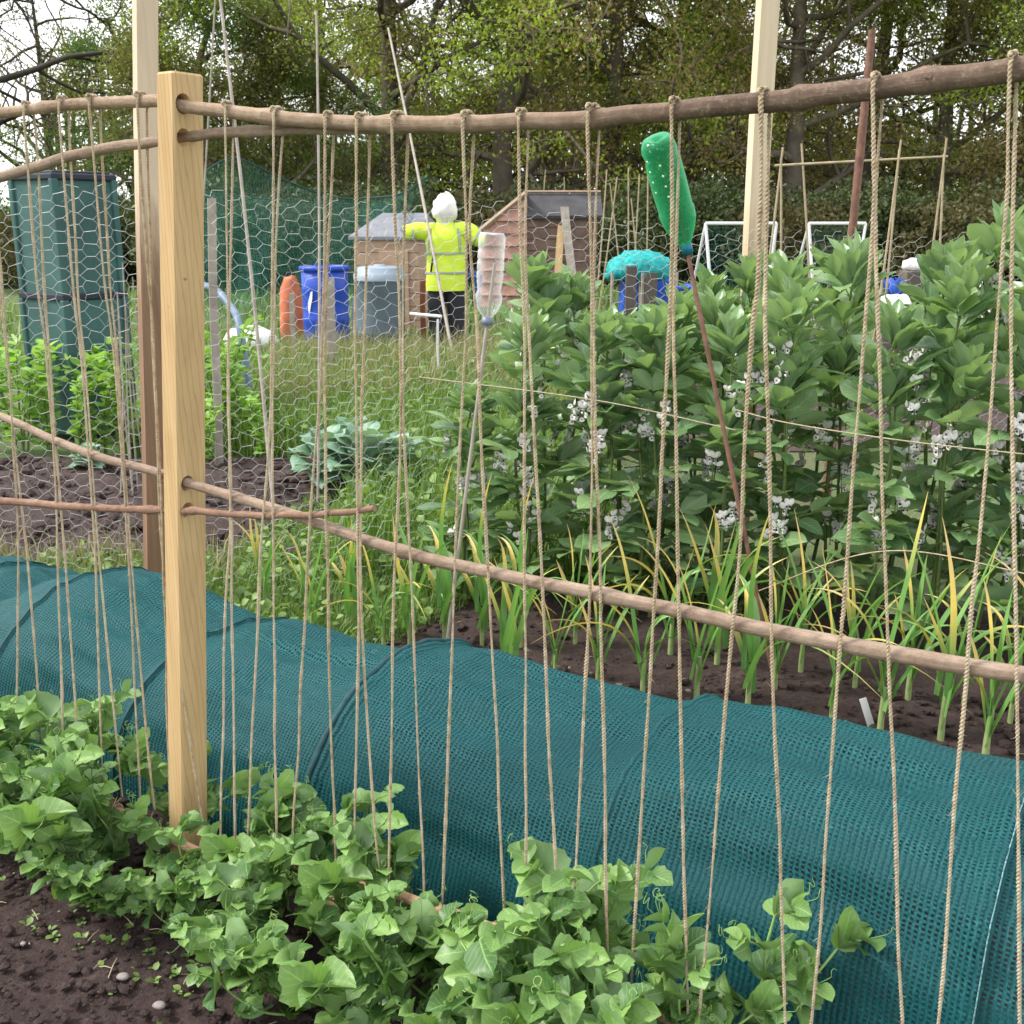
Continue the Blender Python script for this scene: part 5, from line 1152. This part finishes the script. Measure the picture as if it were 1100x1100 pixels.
# ---------------------------------------------------------------- trees
M['bark'] = plain('tree_bark', (.12, .10, .075), .9, .35, 3, .5); M['bark_dark'] = plain('dark_tree_bark', (.05, .042, .034), .9, .35, 3, .5)
TL = {'olive': leafmat('olive_tree_leaf', (.095, .10, .03), (.21, .215, .065), None, .6, .35, False, spec=.2), 'fresh': leafmat('fresh_tree_leaf', (.14, .20, .03), (.30, .38, .065), None, .6, .4, False, spec=.2),
      'brown': leafmat('bronze_tree_leaf', (.14, .11, .045), (.26, .21, .085), None, .6, .35, False, spec=.2), 'dark': leafmat('dark_evergreen_leaf', (.03, .045, .016), (.085, .115, .038), None, .5, .15, False, spec=.3),
      'dark2': leafmat('dark_brown_bush_leaf', (.05, .046, .022), (.12, .11, .048), None, .6, .2, False, spec=.2), 'bluegreen': leafmat('cool_green_tree_leaf', (.06, .11, .035), (.15, .24, .075), None, .6, .3, False, spec=.2)}
def tree(name, seed, h, trunk_r, cr_lo, spread, nlimb, leafn, leaf_s, mats, clump, label, cat='tree', bare=0., bark='bark', twig=True, group='trees of the wood behind the allotments'):
    reseed(seed + 500); root = thing(name, label, cat, group=group); tr, lf = MB(), MB(); tips = []
    P = smooth_path([(0, 0, -.2), (rnd(-.2, .2), rnd(-.2, .2), h * .3), (rnd(-.5, .5), rnd(-.4, .4), h * .65), (rnd(-.7, .7), rnd(-.5, .5), h * .95)], 18); tr.tube(P, np.interp(np.linspace(0, 1, len(P)), [0, .05, 1], [trunk_r * 1.4, trunk_r, trunk_r * .18]), 9, jit=.12)
    def branch(p, d, L, r, lev):
        n = 5; Q = [p]; dd = d.copy()
        for k in range(n):
            dd = dd + rng.normal(0, .20, 3) + np.array([0, 0, .05 if lev < 2 else -.03]); dd /= np.linalg.norm(dd); Q.append(Q[-1] + dd * L / n)
        tr.tube(Q, np.linspace(r, r * .4, n + 1), 6 if lev < 2 else 4, cap=False)
        if lev >= 2: tips.extend([Q[-1], Q[-2], Q[2]])
        if lev < 3:
            for k in range((4 if lev < 2 else 3) + random.randrange(2)):
                i = random.randint(2, n); sd_ = np.cross(dd, rng.normal(0, 1, 3)); sd_ /= np.linalg.norm(sd_) + 1e-9; branch(Q[i], dd * .55 + sd_ * .85 + UPV * .12, L * rnd(.42, .66), r * .48, lev + 1)
    for k in range(nlimb):
        f = cr_lo + (1 - cr_lo) * (k + rnd(0, 1)) / nlimb; i = f * (len(P) - 1); i0 = min(int(i), len(P) - 2); p = P[i0] + (P[i0 + 1] - P[i0]) * (i - i0); a = k * 2.4 + rnd(-.5, .5)
        L = spread * (1.1 - .65 * f) * rnd(.75, 1.2); branch(p, horiz(a) + UPV * rnd(.05, .7), L, trunk_r * (.5 - .32 * f), 1)
    tips = np.array(tips); nl = leafn; idx = rng.integers(0, len(tips), nl)
    kv = np.array([mnoise.noise(Vector(t * .35) + Vector((seed, 0, 0))) for t in tips])
    keep = rng.random(nl) < np.clip(1.0 - bare + kv[idx] * .9, .03, 1); idx = idx[keep]; n = len(idx)
    C = tips[idx] + rng.normal(0, 1, (n, 3)) * clump * np.array([1, 1, .7])
    u = rng.normal(0, 1, (n, 3)); u /= np.linalg.norm(u, axis=1)[:, None]; v = np.cross(u, rng.normal(0, 1, (n, 3))); v /= np.linalg.norm(v, axis=1)[:, None]
    s = leaf_s * (.5 + .9 * rng.random(n))[:, None]; V = np.stack([C - u * s, C - v * s * .55 + u * s * .1, C + u * s, C + v * s * .55 + u * s * .1], 1).reshape(-1, 3)
    mi = (kv[idx] + rng.normal(0, .12, n) > .12).astype(int)
    fq = np.arange(n * 4).reshape(-1, 4); uvv = np.zeros((len(V), 2))
    mb0 = lf; mb0.add(V, fq[mi == 0], 0, uvv)
    if (mi == 1).any(): mb0.Fs.append((fq[mi == 1], 1))
    tr.build('trunk', M[bark], root); lf.build('crown', [TL[m] for m in mats], root, smooth=False); return root
TP = {'oak': tree('oak_tree', 1, 13, .38, .16, 6.0, 15, 60000, .056, ('olive', 'fresh'), .34, 'x', bare=.15),
      'spring': tree('oak_tree', 2, 12, .34, .14, 5.6, 15, 60000, .056, ('brown', 'fresh'), .36, 'x', bare=.18),
      'bronze': tree('beech_tree', 3, 14, .30, .2, 5.0, 15, 52000, .056, ('brown', 'olive'), .36, 'x', bare=.22),
      'willow': tree('willow_tree', 4, 8.2, .24, .12, 3.6, 14, 46000, .05, ('bluegreen', 'olive'), .30, 'x', bare=.10),
      'bare': tree('bare_tree', 5, 12, .30, .22, 6.0, 15, 9000, .05, ('olive', 'brown'), .28, 'x', bare=.45, bark='bark_dark')}
TR = [  # kind, pixel x of trunk, distance, scale, label
 ('bare', -20, 33, 1.0, 'nearly leafless tree at the left edge against white sky'), ('bare', 62, 45, .82, 'smaller nearly leafless tree behind the green bin'),
 ('willow', 150, 36, .92, 'dark olive tree behind the tall stained post'), ('willow', 235, 32, .95, 'cool green bushy tree above the slanting canes'), ('willow', 310, 34, .80, 'lower green tree between slanting canes and oak'),
 ('oak', 425, 34, .95, 'wide spreading oak with dark limbs above the leaning cane'), ('spring', 545, 33, 1.0, 'oak bright with fresh yellow green leaf above the scarecrow'), ('spring', 655, 35, 1.02, 'large bronze and yellow green oak above the green bottle'),
 ('oak', 735, 38, 1.0, 'olive tree behind the green bottle'), ('spring', 850, 33, .98, 'yellow green tree just right of the tall pale post'), ('bronze', 925, 36, 1.0, 'bronze leaved tree behind the round brown pole'), ('bronze', 1010, 35, .96, 'thin bronze tree with sky showing through, right side'),
 ('bronze', 1095, 37, 1.0, 'bronze tree at the right edge'), ('oak', 1150, 33, .9, 'fresh leaved tree beyond the right edge'), ('oak', 590, 44, 1.05, 'tree filling the gap behind the two oaks'), ('bronze', 790, 45, 1.0, 'tree deep in the wood behind the pale post'), ('oak', 350, 47, .92, 'tree deep in the wood behind the low green one')]
usedt = set(); random.seed(9)
for i, (kd, px, Y, s, lab) in enumerate(TR):
    c = at(px, 236, Y); p = (c[0], Y, 0); rz = rnd(0, 6.3)
    if kd not in usedt: usedt.add(kd); o = TP[kd]; o.location = Vector(p); o.rotation_euler = (0, 0, rz); o.scale = (s,) * 3; o['label'] = lab
    else: dup(TP[kd], p, rz, (s * rnd(.97, 1.04), s * rnd(.97, 1.04), s), lab)
# dark bushes at the wood's edge
def bush(seed, h, wdt, mats, n, ls, label):
    random.seed(seed); root = thing('dark_bush', label, 'bush', group='dark bushes along the edge of the wood'); st_m, lf = MB(), MB()
    for k in range(9):
        a = rnd(0, 6.3); st_m.tube(smooth_path([(0, 0, -.1), horiz(a) * wdt * .3 + UPV * h * .4, horiz(a) * wdt * rnd(.5, .8) + UPV * h * rnd(.6, .9)], 8), np.linspace(.06, .015, 9), 5)
    d = rng.normal(0, 1, (n, 3)); d /= np.linalg.norm(d, axis=1)[:, None]; rr = rng.random(n) ** .35; nz = np.array([mnoise.noise(Vector(q * 2.2) + Vector((seed, 0, 0))) for q in d])
    C = d * (rr * (1 + .55 * nz))[:, None] * np.array([wdt, wdt * .7, h * .55]) + np.array([0, 0, h * .5]); C = C[C[:, 2] > 0]; n = len(C)
    u = rng.normal(0, 1, (n, 3)); u /= np.linalg.norm(u, axis=1)[:, None]; v = np.cross(u, rng.normal(0, 1, (n, 3))); v /= np.linalg.norm(v, axis=1)[:, None]; s = ls * (.5 + .9 * rng.random(n))[:, None]
    lf.add(np.stack([C - u * s, C - v * s * .6, C + u * s, C + v * s * .6], 1).reshape(-1, 3), np.arange(n * 4).reshape(-1, 4), 0, np.zeros((n * 4, 2)))
    st_m.build('stem', M['bark_dark'], root); lf.build('leaves', [TL[mats]], root, smooth=False); return root
BU = [bush(1, 2.2, 2.3, 'dark', 15000, .055, 'x'), bush(2, 1.7, 2.0, 'dark2', 13000, .055, 'x'), bush(3, 2.1, 1.8, 'bluegreen', 12000, .05, 'x')]
BS = [(-15, 27, 2, .9, 'at the left edge beyond the bare plot'), (65, 26, 1, 1., 'behind the green bin'), (150, 27, 0, .95, 'behind the tall stained post'), (235, 25, 0, 1., 'behind the fruit nets, left'), (300, 26, 1, 1.05, 'behind the orange container'), (365, 27, 0, 1., 'behind the blue barrel and nets'), (430, 28, 0, 1.05, 'behind the little hut'),
      (500, 28, 1, 1.1, 'behind the scarecrow\'s head'), (560, 29, 0, 1.0, 'behind the pink shed end'), (640, 28, 1, 1.1, 'behind the shed\'s right end'), (710, 27, 0, 1., 'behind the bean sticks'), (775, 28, 0, 1.05, 'behind the white goal frame'), (840, 27, 1, 1.1, 'behind the tall pale post'), (900, 28, 0, 1., 'behind the round brown pole'), (965, 28, 0, 1., 'behind the level cane'), (1030, 27, 1, 1.1, 'behind the tallest beans'), (1100, 28, 0, 1., 'at the right edge')]
usedk = set()
for px, Y, kd, s, lab in BS:
    c = at(px, 236, Y); lab = ('dark evergreen bush ' if kd < 2 else 'mid green bush ') + lab; rz = rnd(0, 6.3)
    if kd not in usedk: usedk.add(kd); o = BU[kd]; o.location = (c[0], Y, 0); o.scale = (s,) * 3; o.rotation_euler = (0, 0, rz); o['label'] = lab
    else: dup(BU[kd], (c[0], Y, 0), rz, (s,) * 3, lab)
# the depth of the wood: one far mass
random.seed(1); n = 110000
X = rng.uniform(-24, 34, n); Yy = rng.uniform(50, 58, n); tp = np.interp(X, [-24, -17, -12, -4, 0, 8, 14, 20, 34], [1.5, 2.0, 4.2, 5.6, 8, 9, 6.4, 4.6, 4.6]); Z = rng.random(n) ** 1.02 * tp * (1.05 + .25 * np.array([mnoise.noise(Vector((x * .35, 3, 0))) for x in X]))
C = np.stack([X, Yy, Z], 1); u = rng.normal(0, 1, (n, 3)); u /= np.linalg.norm(u, axis=1)[:, None]; v = np.cross(u, rng.normal(0, 1, (n, 3))); v /= np.linalg.norm(v, axis=1)[:, None]; s = .14 * (.5 + rng.random(n))[:, None]
mb = MB(); mb.add(np.stack([C - u * s, C - v * s * .6, C + u * s, C + v * s * .6], 1).reshape(-1, 3), np.arange(n * 4).reshape(-1, 4), 0, np.zeros((n * 4, 2)))
for i in range(60):
    x = rnd(-22, 32); mb.tube([(x, 52 + rnd(0, 4), -.2), (x + rnd(-.4, .4), 54, rnd(5, 9))], [.2, .08], 5, 1, cap=False)
tag(mb.build('woodland', [TL['dark2'], M['bark_dark']], smooth=False), 'dim far depth of the wood between the trees', 'woodland', None, 'stuff')
